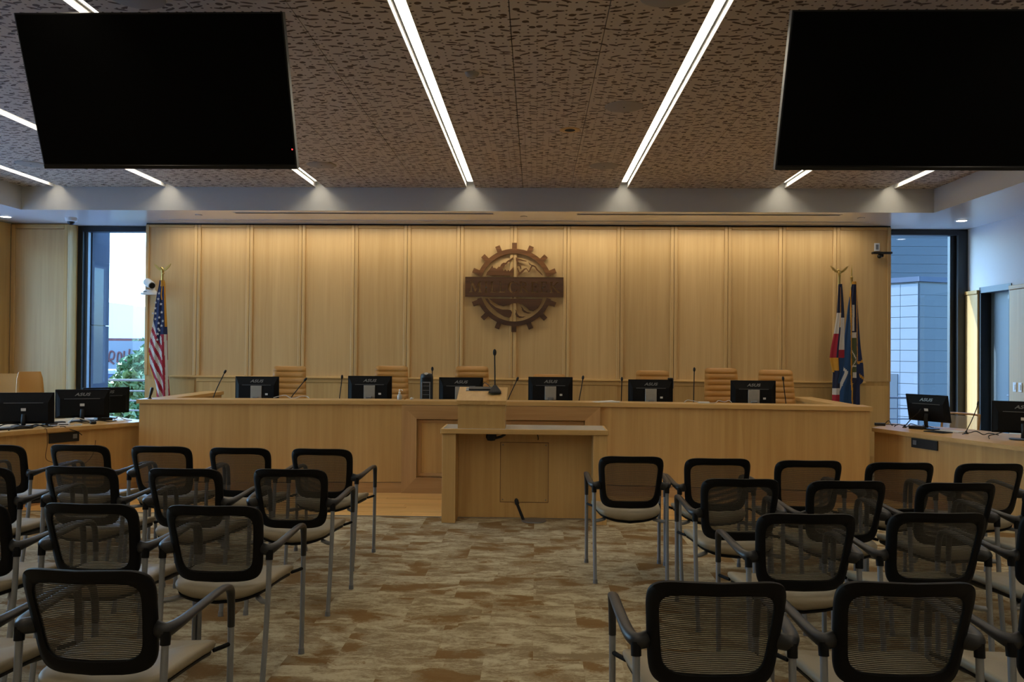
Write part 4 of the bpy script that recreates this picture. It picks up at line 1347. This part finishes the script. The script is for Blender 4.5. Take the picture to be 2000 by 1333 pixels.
        me['glidef_' + nm] = (tomesh('glide', b, True, 50), 'plastic_grey')
    for k, (m_, mt) in me.items():
        m_.materials.append(M[mt])
    return me
GM = make_guest_meshes()
def guest_chair(label, x, y, rz):
    t = thing('guest_chair', label, 'chair', (x, y, 0), rz, 'black mesh guest chairs in rows')
    for k, (m_, mt) in GM.items():
        link(m_.name.split('.')[0], m_, None, t)
    return t
BO = .29       # distance of the back's top edge behind the chair's centre
ORD = ['first', 'second', 'third', 'fourth', 'fifth']
CH = {'left': [[(-1.52, 5.743, -2), (-2.108, 5.745, 0), (-2.693, 5.779, 0), (-3.306, 5.80, -2), (-3.895, 5.756, -4)],
               [(-1.446, 4.761, 1), (-2.066, 4.729, 0), (-2.709, 4.756, -2), (-3.30, 4.70, -3)],
               [(-1.457, 3.632, 0), (-2.035, 3.639, -2), (-2.63, 3.63, -3)],
               [(-1.447, 2.557, -2), (-2.045, 2.55, -3)]],
      'right': [[(.656, 5.529, 0), (1.228, 5.478, 0), (1.817, 5.43, 1), (2.396, 5.385, 1), (2.979, 5.389, 2)],
                [(1.165, 4.613, 0), (1.752, 4.589, 2), (2.349, 4.567, 3), (2.93, 4.55, 3)],
                [(1.216, 3.637, 1), (1.826, 3.702, 2), (2.436, 3.74, 3)],
                [(.577, 2.538, 1), (1.178, 2.568, 1), (1.784, 2.597, 2)]]}
for side, rows in CH.items():
    for r, row in enumerate(rows):
        for k, (x, y, a) in enumerate(row):
            rz = math.radians(a)
            guest_chair('black mesh guest chair, %s block, %s row from the front, %s from the aisle' % (side, ORD[r], ORD[k]),
                        x + BO * -math.sin(rz), y + BO * math.cos(rz), rz)

# ------------------------------------------------------------------ the carved wall emblem
em = thing('wall_emblem', 'carved wooden gear emblem with mountains and a lettered banner on the back wall', 'emblem', (-.308, YW - .031, 2.452))
def arc(r, a0, a1, n=24):
    return [(r * math.cos(math.radians(a0 + (a1 - a0) * k / n)), r * math.sin(math.radians(a0 + (a1 - a0) * k / n))) for k in range(n + 1)]
def gear_half(a0, a1, teeth):
    pts = []
    a = a0
    RO, RI, RT, hw = .547, .482, .632, .034
    evts = sorted(teeth)
    cur = a0
    for tdeg in evts:
        da = math.degrees(math.asin(hw / RO))
        pts += arc(RO, cur, tdeg - da, 5)
        tr = math.radians(tdeg)
        ux, uz = math.cos(tr), math.sin(tr)
        px, pz = -uz, ux
        pts += [(ux * RT - px * hw, uz * RT - pz * hw), (ux * RT + px * hw, uz * RT + pz * hw)]
        cur = tdeg + da
    pts += arc(RO, cur, a1, 5)
    pts += arc(RI, a1, a0, 40)
    return pts
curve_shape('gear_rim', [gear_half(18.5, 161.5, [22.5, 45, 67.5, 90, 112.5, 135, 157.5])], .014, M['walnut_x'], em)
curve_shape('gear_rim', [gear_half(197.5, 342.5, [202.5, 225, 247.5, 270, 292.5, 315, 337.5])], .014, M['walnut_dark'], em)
# MILLCREEK banner, letters cut through
def zx(x, z):       # emblem picture units -> metres
    return ((x - 858) / 772.0, (675 - z) / 772.0)
ZT_, ZB2 = 612, 732          # cap line, base line in emblem units
def serif_stem(x, w=17, s=9):
    return [(x - s, ZB2), (x - s, ZB2 - 6), (x, ZB2 - 12), (x, ZT_ + 12), (x - s, ZT_ + 6), (x - s, ZT_), (x + w + s, ZT_), (x + w + s, ZT_ + 6), (x + w, ZT_ + 12), (x + w, ZB2 - 12), (x + w + s, ZB2 - 6), (x + w + s, ZB2)]
def letters():
    out = []
    # M
    out.append([(368, 732), (368, 726), (380, 718), (388, 622), (378, 618), (378, 612), (408, 612), (440, 690), (472, 612), (498, 612), (498, 618), (488, 624), (494, 720), (504, 726), (504, 732), (464, 732), (464, 726), (474, 720), (470, 648), (437, 726), (431, 726), (398, 648), (394, 718), (404, 726), (404, 732)])
    out.append(serif_stem(543))
    def L_(x):
        return [(x - 9, 732), (x - 9, 726), (x, 720), (x, 624), (x - 9, 618), (x - 9, 612), (x + 26, 612), (x + 26, 618), (x + 17, 624), (x + 17, 722), (x + 48, 722), (x + 58, 700), (x + 64, 700), (x + 60, 732)]
    out.append(L_(606)); out.append(L_(700))
    cx, cz, ro, rx = 846, 672, 63, 58
    c = [(cx + rx * math.cos(math.radians(a)), cz - ro * math.sin(math.radians(a))) for a in range(42, 319, 12)]
    c2 = [(cx + 10 + (rx - 20) * math.cos(math.radians(a)), cz - (ro - 8) * math.sin(math.radians(a))) for a in range(318, 40, -12)]
    out.append(c + [(905, 700), (898, 700)] + c2 + [(896, 650), (903, 650)])
    # R with counter
    out.append([(916, 732), (916, 726), (925, 720), (925, 624), (916, 618), (916, 612), (962, 612), (985, 618), (997, 636), (992, 656), (970, 670), (1002, 712), (1022, 726), (1022, 732), (996, 732), (950, 676), (942, 676), (942, 720), (952, 726), (952, 732)])
    out.append([(942, 620), (942, 668), (960, 667), (976, 655), (979, 640), (972, 626), (958, 620)])
    def E_(x):
        return [(x - 9, 732), (x - 9, 726), (x, 720), (x, 624), (x - 9, 618), (x - 9, 612), (x + 62, 612), (x + 64, 636), (x + 58, 636), (x + 50, 620), (x + 17, 620), (x + 17, 664), (x + 42, 664), (x + 47, 654), (x + 52, 654), (x + 52, 684), (x + 47, 684), (x + 42, 673), (x + 17, 673), (x + 17, 723), (x + 54, 723), (x + 64, 704), (x + 70, 704), (x + 66, 732)]
    out.append(E_(1048)); out.append(E_(1150))
    x = 1256
    out.append([(x - 9, 732), (x - 9, 726), (x, 720), (x, 624), (x - 9, 618), (x - 9, 612), (x + 26, 612), (x + 26, 618), (x + 17, 624), (x + 17, 664), (x + 62, 622), (x + 56, 618), (x + 56, 612), (x + 90, 612), (x + 90, 618), (x + 76, 624), (x + 38, 660), (x + 84, 716), (x + 104, 726), (x + 104, 732), (x + 74, 732), (x + 25, 672), (x + 17, 678), (x + 17, 720), (x + 26, 726), (x + 26, 732)])
    return out
ban = [[zx(322, 562), zx(1394, 562), zx(1394, 780), zx(322, 780)]] + [[zx(*p) for p in l] for l in letters()]
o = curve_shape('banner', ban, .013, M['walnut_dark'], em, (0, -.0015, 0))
# mountain and river cut-outs
def cut(name, pts, smooth=False):
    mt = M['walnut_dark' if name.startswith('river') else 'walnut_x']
    p = [zx(*q) for q in pts]
    if smooth:
        p = smooth_path(p + [p[0]], 5)[:-1]
    curve_shape(name, [p], .012, mt, em)
cut('mountain', [(550, 545), (560, 512), (590, 478), (618, 436), (628, 462), (648, 462), (664, 474), (688, 448), (700, 452), (716, 420), (742, 404), (760, 408), (786, 382), (812, 368), (846, 342), (838, 366), (822, 372), (806, 396), (790, 396), (776, 420), (756, 430), (746, 456), (728, 468), (742, 496), (760, 478), (778, 500), (792, 482), (806, 500), (832, 470), (850, 452), (846, 480), (850, 545)])
cut('mountain_ridge', [(872, 346), (900, 358), (926, 366), (958, 376), (990, 384), (990, 392), (950, 388), (916, 380), (892, 384), (906, 404), (900, 420), (930, 440), (936, 470), (924, 474), (916, 446), (898, 436), (890, 410), (878, 386)])
cut('mountain_ridge', [(1008, 392), (1024, 410), (1040, 424), (1066, 430), (1092, 444), (1112, 476), (1144, 506), (1170, 540), (1160, 540), (1130, 512), (1100, 486), (1082, 456), (1058, 444), (1046, 462), (1030, 498), (1014, 510), (990, 472), (972, 482), (958, 502), (940, 520), (912, 545), (894, 545), (902, 512), (888, 462), (896, 462), (918, 510), (944, 488), (964, 470), (990, 462), (1016, 496), (1034, 452), (1044, 436), (1022, 424)])
cut('river_bank', [(584, 798), (1166, 798), (1150, 850), (1118, 900), (1068, 934), (1030, 926), (990, 890), (950, 862), (900, 846), (850, 846), (800, 868), (740, 880), (690, 868), (630, 836)])
cut('river_bank', [(540, 798), (570, 798), (600, 850), (660, 896), (730, 918), (790, 918), (824, 924), (838, 946), (826, 990), (806, 1008), (750, 992), (680, 950), (610, 890), (560, 830)])
cut('river_curl', [(866, 912), (884, 930), (892, 958), (914, 986), (946, 994), (984, 990), (960, 1004), (920, 1008), (886, 994), (872, 966), (880, 940)])
cut('river_curl', [(928, 880), (948, 892), (966, 920), (1000, 942), (1048, 954), (1010, 960), (966, 946), (946, 926), (944, 902)])
for sx, sz in ((-.40, 0.0), (.40, 0.0), (0, .515), (0, -.515)):
    obj('standoff', tube(newbm(), [(sx, .006, sz), (sx, .031, sz)], .012, 8), M['steel'], em)

# ------------------------------------------------------------------ flags
def px2m(u, v, Yd):
    """picture units used only to sketch the flags' outlines; they stand at depth Yd as solid draped cloth."""
    k = Yd / FPX * (1 - 2.08e-5 * (u - 1046))
    return ((u - 1046) * k * 1.0, EYE - (v - (684 + .0083 * (u - 1046))) * k)
FLAGM = ['flag_blue', 'flag_red', 'flag_white', 'flag_gold', 'flag_navy', 'flag_steel_blue', 'flag_olive']
def flag_cloth(name, parent, rows, colour, Yd, folds, amp, origin, nu=44, nv=120):
    ys = [r[0] for r in rows]
    def ev(v):
        for (a, b) in zip(rows[:-1], rows[1:]):
            if a[0] <= v <= b[0]:
                s = (v - a[0]) / (b[0] - a[0])
                return a[1] + (b[1] - a[1]) * s, a[2] + (b[2] - a[2]) * s
        return rows[-1][1:]
    b = newbm()
    F, B2, info = [], [], []
    for j in range(nv + 1):
        v = ys[0] + (ys[-1] - ys[0]) * j / nv
        xl, xr = ev(v)
        fr, bk = [], []
        grow = .25 + .75 * j / nv
        for i in range(nu + 1):
            p = i / nu
            u = xl + (xr - xl) * p
            x, z = px2m(u, v, Yd)
            edge = math.sin(PI * p) ** .5
            y = -amp * grow * (.5 + .5 * math.sin(folds * 2 * PI * p + .8 + v * .012)) * edge - .02 * edge * grow
            fr.append(b.verts.new((x - origin[0], y, z - origin[2])))
            bk.append(b.verts.new((x - origin[0], .015 + .05 * edge * grow + amp * .4 * grow * math.sin(folds * 2 * PI * p) * edge, z - origin[2])))
        F.append(fr); B2.append(bk)
    for j in range(nv):
        vm = ys[0] + (ys[-1] - ys[0]) * (j + .5) / nv
        xl, xr = ev(vm)
        for i in range(nu):
            um = xl + (xr - xl) * (i + .5) / nu
            c = colour(um, vm, (i + .5) / nu)
            f = b.faces.new([F[j][i], F[j][i + 1], F[j + 1][i + 1], F[j + 1][i]]); f.material_index = c
            f = b.faces.new([B2[j][i + 1], B2[j][i], B2[j + 1][i], B2[j + 1][i + 1]]); f.material_index = c
        for i in (0, nu):
            q = [F[j][i], F[j + 1][i], B2[j + 1][i], B2[j][i]]
            f = b.faces.new(q if i == 0 else q[::-1]); f.material_index = colour(xl if i == 0 else xr, vm, 0.0 if i == 0 else 1.0)
    b.faces.new([F[-1][i] for i in range(nu + 1)] + [B2[-1][i] for i in range(nu, -1, -1)])
    me = tomesh(name, b, True, 70)
    for m_ in FLAGM:
        me.materials.append(M[m_])
    return link(name, me, None, parent)
def eagle(t, x, z, s=1.0, y=0):
    b = newbm()
    bmesh.ops.create_uvsphere(b, u_segments=10, v_segments=8, radius=.022 * s)
    for v in b.verts:
        v.co.z *= 1.7
        v.co += Vector((x, y, z + .03 * s))
    tube(b, [(x, y, z + .055 * s), (x - .012 * s, y - .01, z + .072 * s), (x - .03 * s, y - .015, z + .068 * s)], [.012 * s, .011 * s, .003 * s], 8)
    tube(b, [(x, y, z + .012 * s), (x + .012 * s, y, z - .016 * s)], [.012 * s, .02 * s], 8)
    obj('eagle_body', b, M['brass'], t, smooth=True)
    for sg in (-1, 1):
        b = newbm()
        pts = [(0, 0), (sg * .04, .018), (sg * .085, .062), (sg * .118, .082), (sg * .105, .050), (sg * .088, .026), (sg * .06, -.002), (sg * .02, -.022)]
        prism(b, [(x + a * s, z + (.045 + c) * s) for a, c in pts], y - .007, y + .007, 'y')
        obj('eagle_wing', b, M['brass'], t)
def pole_parts(t, top, r=.0135):
    obj('pole', tube(newbm(), [(0, .03, .0), (0, .03, top)], r, 12), M['walnut_x'], t, smooth=True)
    obj('pole_collar', tube(newbm(), [(0, .03, top - .14), (0, .03, top - .02), (0, .03, top)], [r * 1.25, r * 1.25, r * 1.6], 12), M['brass'], t, smooth=True)
    obj('stand', lathe(newbm(), [(.085, 0), (.085, .02), (.045, .05), (.025, .10), (.02, .12)], 24, 0, .03), M['brass'], t, smooth=True)

YF = 11.2
f1 = thing('striped_flag', 'red, white and blue stars and stripes flag on a pole with a brass eagle', 'flag', (-5.19, YF, .0), 0, 'flags on poles')
ox = (-5.19, YF, .0)
pole_parts(f1, 2.60)
eagle(f1, 0, 2.60, 1.0, .03)
rows1 = [(548, 312, 321), (556, 311, 322.5), (575, 307, 323.5), (600, 303.5, 325), (626, 301, 326.5), (650, 297, 328), (675, 293.5, 328.5), (700, 291.5, 329.5), (716, 294, 330), (735, 301, 331), (752, 306, 332.5), (765, 307.5, 333.5), (800, 308, 337), (900, 306, 342)]
def col1(u, v, p):
    if v < 560 and p > .35:
        return 3
    if p < .07 and 688 < v:
        return 3
    if v < 640 and p > .88:
        return 3
    can = (v < 626 + (u - 301) * 3.5) if u < 315 else (v < 655)
    if can:
        return 0
    if u < 318 + (v - 650) * .05:
        s = (v - 1.9 * (u - 299)) / 13.0
        return 2 if int(math.floor(s)) % 2 == 0 else 1
    q = (u - 318 - (v - 650) * .045) / 4.6
    return 1 if int(math.floor(q)) % 2 == 0 else 2
flag_cloth('cloth', f1, rows1, col1, YF, 2.3, .035, ox)
star_b = newbm()
sv = [star_b.verts.new((.5 * (1 if k % 2 == 0 else .40) * math.sin(PI * k / 5), 0, .5 * (1 if k % 2 == 0 else .40) * math.cos(PI * k / 5))) for k in range(10)]
sv2 = [star_b.verts.new((v.co.x, .12, v.co.z)) for v in sv]
star_b.faces.new(sv); star_b.faces.new(sv2[::-1])
for k in range(10):
    star_b.faces.new([sv[(k + 1) % 10], sv[k], sv2[k], sv2[(k + 1) % 10]])
bmesh.ops.recalc_face_normals(star_b, faces=star_b.faces[:])
star_me = tomesh('star', star_b); star_me.materials.append(M['flag_white'])
for (u, v) in [(315.5, 574), (314, 585), (309, 592), (308.5, 603), (321, 611), (309, 613), (304, 613), (316.5, 621), (309, 624), (323.5, 628), (315.5, 632), (321, 637), (315, 643), (314, 653), (313.3, 664), (319.5, 595), (317, 646)]:
    x, z = px2m(u, v, YF)
    link('star', star_me, None, f1, (x - ox[0], -.066, z), None).scale = (.042, .05, .042)
b = newbm(); tube(b, smooth_path([(.012, -.03, 2.485), (.028, -.04, 2.40), (.022, -.045, 2.30), (.034, -.05, 2.22)], 5), .007, 6)
obj('cord', b, M['flag_gold'], f1, smooth=True)

f2 = thing('tricolour_flag', 'dark blue, white and red flag with gold fringe, left of the paired flags', 'flag', (4.112, YF, 0), 0, 'flags on poles')
ox2 = (4.112, YF, 0)
pole_parts(f2, 2.62)
eagle(f2, 0, 2.62, 1.0, .03)
def zz(u, v):
    return (1590 + u / 4.446, 500 + v / 4.446)
rows2 = [(555, 1638.5, 1645), (575, 1637.5, 1647), (612, 1635.5, 1649.5), (651, 1630, 1650), (680, 1624, 1650), (700, 1621.5, 1650), (712, 1624, 1649), (730, 1628, 1647.5), (745, 1627.5, 1642), (785, 1627, 1640), (900, 1627, 1640)]
def col2(u, v, p):
    if .40 < p < .47 and 560 < v < 640:
        return 3
    if v < 612 + (1 if p < .5 else 8):
        return 4
    if v < (652 if p < .45 else 684):
        return 2 if not .40 < p < .52 or v < 640 else 4
    if v < 698:
        return 1 if not .40 < p < .55 else 4
    if v < 727 - 8 * p and p < .55:
        return 3
    if v < 748:
        return 4 if p < .6 else 5
    if 760 < v < 770:
        return 2
    return 4 if v < 770 else 1
flag_cloth('cloth', f2, rows2, col2, YF, 1.6, .03, ox2, 30, 110)

f3 = thing('navy_flag', 'navy flag with gold fringe and white emblem on a spear topped pole', 'flag', (4.325, YF + .12, 0), 0, 'flags on poles')
YF3 = YF + .12
ox3 = (4.325, YF3, 0)
pole_parts(f3, 2.57)
obj('spear', lathe(newbm(), [(.012, 0), (.021, .02), (.021, .035), (.006, .05), (.012, .08), (.009, .13), (.001, .20)], 14, 0, .03, 2.57), M['brass'], f3, smooth=True)
rows3 = [(550, 1666, 1673), (566, 1662, 1674), (600, 1657, 1676), (644, 1652, 1679), (680, 1648.5, 1682), (702, 1645, 1685), (712, 1643.5, 1687), (740, 1640.5, 1689), (748, 1640, 1686), (752, 1639, 1680.5), (790, 1636, 1681), (900, 1634, 1683)]
def col3(u, v, p):
    gold = 1661 + max(0, (v - 560)) * .012
    if v < 556:
        return 3
    if abs(u - gold) < 1.25:
        return 3
    if abs(u - (1673.3 + (v - 560) * .006)) < 1.1 and v < 710:
        return 3
    if u > 1674 and abs(v - (710 - (u - 1674) * .35)) < 2.2:
        return 3
    if u > 1679 and abs(v - (733 + (u - 1679) * .9)) < 3.0:
        return 3
    if u < gold:
        # white chevron
        if 712 < v < 768:
            tipx = 1656.5 - abs(v - 727) * (.9 if v < 727 else .42)
            if tipx - 6.5 < u < tipx and u > 1636.5:
                return 2
        return 5
    if u < 1672:
        if 597 < v < 646 and 1664 < u < 1669 - (v - 597) * .01:
            return 2
        if 650 < v < 660:
            return 2
        if 660 < v < 738:
            if v > 684 and (abs((u - 1668) - (v - 694) * .45) < 1.0 or abs((u - 1667.5) + (v - 712) * .5) < 1.0 or abs(v - 716) < 1.3 or (abs(u - 1669) < 3.4 and v > 728)):
                return 2
            return 6
        return 4
    return 0
flag_cloth('cloth', f3, rows3, col3, YF3, 2.6, .035, ox3, 54, 130)

# ------------------------------------------------------------------ cameras on the back wall
t = thing('pan_tilt_camera', 'white pan tilt camera on a wall shelf beside the striped flag', 'camera', (-5.49, 11.585, 2.31))
b = newbm(); prism(b, superell(.10, .07, 4, 28), 0, .022); b.transform(Matrix.Translation((0, -.075, 0)))
obj('shelf', b, M['plastic_white'], t)
obj('base', lathe(newbm(), [(.078, .022), (.075, .04), (.06, .055), (.03, .06)], 24, 0, -.075), M['plastic_white'], t, smooth=True)
obj('lens_logo', abox(newbm(), -.05, -.01, -.152, -.146, .03, .042), M['plastic_grey'], t)
for s in (-1, 1):
    obj('yoke', abox(newbm(), s * .045 - .006, s * .045 + .006, -.10, -.05, .05, .13, .004), M['plastic_white'], t)
b = newbm(); tube(b, [(-.045, -.04, .155), (-.04, -.06, .150), (.03, -.13, .115), (.055, -.155, .102)], [.03, .048, .046, .044], 18)
obj('camera_head', b, M['plastic_white'], t, smooth=True)
b = newbm(); tube(b, [(.054, -.154, .1025), (.062, -.162, .0985)], [.036, .033], 18)
obj('lens', b, M['plastic_black'], t, smooth=True)
for _c in t.children:
    _c.scale = (1.22, 1.1, 1.22)
t = thing('bar_camera', 'black sensor bar camera on the wall above the paired flags', 'camera', (4.80, 11.578, 2.955))
obj('bar', abox(newbm(), -.135, .135, -.10, -.04, -.012, .018, .006, 2), M['plastic_black'], t)
obj('mount', abox(newbm(), -.03, .03, -.06, 0, -.05, -.012, .005), M['plastic_black'], t)
b = newbm(); bmesh.ops.create_uvsphere(b, u_segments=12, v_segments=8, radius=.03); b.transform(Matrix.Translation((-.035, -.07, -.045)))
obj('swivel', b, M['plastic_black'], t, smooth=True)
t = thing('wall_socket', 'white wall plate just above the sensor bar camera', 'socket', (4.767, 11.60, 3.05))
obj('wall_plate', abox(newbm(), -.038, .038, -.012, 0, -.055, .055, .003), M['plastic_white'], t)
obj('socket_face', abox(newbm(), -.018, .018, -.015, -.012, -.035, .035), M['plastic_grey'], t)
# ------------------------------------------------------------------ outside the windows
plain('ext_panel', (0.060, 0.068, 0.085), 0.9, 0.0, spec=.1, var=.02)
plain('ext_siding', (0.026, 0.032, 0.037), 0.55, var=.05, scale=3)
plain('ext_tile', (0.11, 0.115, 0.12), 0.6, var=.05, scale=3)
plain('ext_ground', (0.30,0.36,0.43), 0.9)
plain('ext_wall', (0.16,0.16,0.165), 0.9)
plain('ext_red', (0.12,0.03,0.022), 0.8)
plain('ext_blue', (0.008,0.035,0.10), 0.5)
plain('ext_white', (0.22,0.22,0.23), 0.6)
plain('leaf', (0.075,0.14,0.035), 0.6, var=.5, scale=1.5)
plain('leaf_pale', (0.15,0.20,0.055), 0.6, var=.4, scale=1.5)
plain('bark', (0.07, 0.05, 0.035), 0.9)
plain('hill', (0.62,0.52,0.46), 0.95)
struct('ground_outside', abox(newbm(), -160, 120, 12.6, 260, -3.7, -3.5), M['ext_ground'])
struct('ground_outside_left', abox(newbm(), -160, -8.0, -60, 12.6, -3.7, -3.5), M['ext_ground'])
# distant hill
b = newbm(); hp = [(-180, -3.5), (-180, 14), (-150, 16), (-125, 14.5), (-95, 11), (-70, 8), (-45, 6), (-20, 4), (5, 2), (30, -3.5)]
prism(b, hp, 235, 245, 'y')
tag(obj('hillside', b, M['hill']), 'pale hazy hillside beyond the left window', 'hill')
# metal fin beside the left window
fin = thing('facade_fin', 'blue grey metal fin standing outside the left window', 'facade', (-6.70, 12.08, -3.4))
obj('fin_panel', abox(newbm(), 0, .05, 0, .50, 0, 5.28), M['ext_panel'], fin)
obj('fin_panel', abox(newbm(), 0, .05, 0, .50, 5.295, 7.6), M['ext_panel'], fin)
obj('fin_core', abox(newbm(), -.30, 0, 0, .50, 0, 7.6), M['ext_panel'], fin)
# balcony rail outside the left window
rail = thing('balcony_rail', 'metal balcony rail low outside the left window', 'railing', (-6.0, 13.3, -.3))
for z in (.50, .66, .82, .98, 1.14):
    obj('rail_bar', tube(newbm(), [(-1.6, 0, z), (1.2, 0, z)], .012, 8), M['ext_white'], rail)
obj('rail_bar', abox(newbm(), -1.6, 1.2, -.03, .03, 1.30, 1.335, .004), M['ext_white'], rail)
for x in (-1.5, .1, 1.1):
    obj('rail_post', abox(newbm(), x - .02, x + .02, -.02, .02, 0, 1.30), M['ext_panel'], rail)
struct('balcony_floor', abox(newbm(), -8.2, -4.6, 12.62, 13.5, -.5, -.3), M['ext_wall'])
# red roofed building and graffiti wall
bl = thing('red_roof_building', 'low building with a red roof band behind the trees', 'building', (-33.5, 62, -3.5))
obj('wall', abox(newbm(), -6, 9, 0, 8, 0, 4.9), M['ext_wall'], bl)
obj('roof_band', abox(newbm(), -6.3, 9.3, -.3, 8.3, 4.9, 5.7), M['ext_red'], bl)
for k in range(4):
    w = obj('window', abox(newbm(), -4.6 + 3.2 * k, -3.0 + 3.2 * k, -.05, .05, 2.6, 4.2), M['ext_blue'], bl)
gw = thing('graffiti_wall', 'pale concrete wall with red graffiti behind the trees', 'wall', (-20.4, 40, -3.5))
obj('wall', abox(newbm(), -3.0, 2.6, 0, .3, 0, 5.35), M['ext_wall'], gw)
def scribble(pts):
    obj('graffiti_stroke', tube(newbm(), smooth_path(pts, 5), .045, 6), M['ext_red'], gw)
scribble([(-.75, -.02, 4.3), (-.65, -.02, 4.8), (-.45, -.02, 4.75), (-.5, -.02, 4.45), (-.7, -.02, 4.42), (-.45, -.02, 4.2)])
scribble([(-.3, -.02, 4.3), (-.25, -.02, 4.75), (-.1, -.02, 4.7), (-.12, -.02, 4.35), (-.28, -.02, 4.32)])
scribble([(.05, -.02, 4.85), (.06, -.02, 4.45), (.25, -.02, 4.4), (.32, -.02, 4.95)])
# blue containers
for k, (x, y, w, h, lab) in enumerate(((-14.6, 22.0, 3.0, 2.9, 'long blue shipping container parked below the left window'), (-18.4, 34.5, 4.4, 3.9, 'blue shipping container farther off, below the graffiti wall'))):
    c = thing('shipping_container', lab, 'container', (x, y, -3.5), 0, 'blue containers outside')
    obj('body', abox(newbm(), -w / 2, w / 2, 0, 2.4, 0, h), M['ext_blue'], c)
    obj('roof_rail', abox(newbm(), -w / 2 - .05, w / 2 + .05, -.06, 2.45, h, h + .14), M['ext_white'], c)
    n = int(w / .3)
    for i in range(n):
        obj('rib', abox(newbm(), -w / 2 + .05 + i * .3, -w / 2 + .20 + i * .3, -.05, 0, .1, h - .05), M['ext_blue'], c)
    obj('door_sign', abox(newbm(), .5, 1.2, -.07, -.05, h * .55, h * .85), M['ext_white'], c)
# trees
def tree(label, x, y, z0, h, crown, n, seed, mat):
    t = thing('broadleaf_tree', label, 'tree', (x, y, z0), 0, 'trees outside the left window')
    rr = random.Random(seed)
    b = newbm()
    tube(b, [(0, 0, 0), (.1, 0, h * .3), (0, .1, h * .6), (.1, 0, h * .85)], [.18, .14, .10, .04], 8)
    for k in range(7):
        a = rr.uniform(0, 2 * PI); hh = h * rr.uniform(.35, .7)
        tube(b, [(0, 0, hh), (crown * .4 * math.cos(a), crown * .4 * math.sin(a), hh + crown * .4), (crown * .8 * math.cos(a), crown * .8 * math.sin(a), hh + crown * .6)], [.07, .05, .02], 6)
    obj('trunk', b, M['bark'], t, smooth=True)
    b = newbm()
    blobs = [(rr.uniform(-.6, .6) * crown, rr.uniform(-.6, .6) * crown, h * .45 + rr.uniform(0, .5) * h, crown * rr.uniform(.35, .6)) for _ in range(10)]
    for _ in range(n):
        bx, by, bz, br = rr.choice(blobs)
        d = Vector((rr.gauss(0, 1), rr.gauss(0, 1), rr.gauss(0, 1))).normalized() * br * rr.uniform(.6, 1.0)
        c = Vector((bx, by, bz)) + d
        e = Euler((rr.uniform(-1, 1), rr.uniform(-1, 1), rr.uniform(0, 6))).to_matrix()
        s = rr.uniform(.09, .17)
        vs_ = [b.verts.new(c + e @ Vector(q) * s) for q in ((-1, 0, 0), (0, -.5, .1), (1, 0, 0), (0, .5, .1))]
        b.faces.new(vs_)
    o = obj('foliage', b, M[mat], t)
    o['kind'] = 'stuff'
    return t
tree('leafy green tree filling the lower right of the left window', -12.1, 26.0, -3.5, 4.85, 1.3, 4600, 1, 'leaf')
tree('small pale green tree in front of the graffiti wall', -15.0, 29.6, -3.5, 4.3, .9, 2600, 2, 'leaf_pale')
tree('low green tree close below the left window', -9.3, 18.0, -3.5, 4.7, .7, 2200, 5, 'leaf_pale')
tree('tall green tree beyond the graffiti wall', -21.4, 46.0, -3.5, 6.0, 1.7, 3600, 7, 'leaf')

# buildings outside the right window
nb = thing('tiled_building', 'neighbouring building with a sunlit tiled side and a shaded boarded side', 'building', (9.23, 20.0, -3.5))
H_ = 6.8
d1 = Vector((-.62, .785)); d2 = Vector((.93, .37))
def slab(name, dirv, a, b_, z0, z1, out, thick, mat, parent):
    n = Vector((dirv.y, -dirv.x))
    if n.y > 0:
        n = -n
    p = dirv * a; q = dirv * b_
    poly = [tuple(p + n * out), tuple(q + n * out), tuple(q + n * (out - thick)), tuple(p + n * (out - thick))]
    return obj(name, prism(newbm(), poly, z0, z1), M[mat], parent)
slab('wall_core', d1, .0, 7, 0, H_, -.03, .3, 'ext_siding', nb)
slab('wall_core', d2, .0, 7, 0, H_, -.03, .3, 'ext_siding', nb)
rowh = .27
for k in range(int(H_ / rowh)):
    for j, (a, b_) in enumerate(((.03, .46), (.47, 1.75), (1.76, 3.0))):
        if j == 1 and k * rowh < 5.0 and k * rowh > 0.2 and False:
            continue
        slab('facade_tile', d1, a, b_ , k * rowh + .012, (k + 1) * rowh, .0, .03, 'ext_tile', nb)
    slab('siding_board', d2, .03, 6.0, k * rowh + .006, (k + 1) * rowh, .0, .03, 'ext_siding', nb)
slab('doorway', d1, .52, 1.60, .0, 4.55, .02, .02, 'ext_siding', nb)
slab('parapet', d1, -.05, 7, H_, H_ + .12, .05, .4, 'ext_panel', nb)
slab('parapet', d2, -.05, 7, H_, H_ + .12, .05, .4, 'ext_panel', nb)
fb = thing('boarded_building', 'tall grey blue boarded wall filling the view above the tiled building', 'building', (17.5, 32.0, -3.5))
obj('wall', abox(newbm(), -8, 12, .03, 6, 0, 15), M['ext_siding'], fb)
for k in range(44):
    obj('siding_board', abox(newbm(), -8, 12, 0, .03, k * .34 + .012, (k + 1) * .34), M['ext_siding'], fb)
rl = thing('walkway_rail', 'metal walkway rail low outside the right window', 'railing', (6.0, 13.6, -.3))
for z in (.45, .62, .79, .96):
    obj('rail_bar', tube(newbm(), [(-1.0, 0, z), (1.6, 0, z)], .010, 8), M['ext_panel'], rl)
obj('rail_bar', abox(newbm(), -1.0, 1.6, -.03, .03, 1.12, 1.15, .004), M['ext_panel'], rl)
for x in (-.9, .4, 1.5):
    obj('rail_post', abox(newbm(), x - .02, x + .02, -.02, .02, 0, 1.12), M['ext_panel'], rl)
struct('walkway_floor', abox(newbm(), 4.8, 8.0, 12.62, 13.9, -.5, -.3), M['ext_wall'])
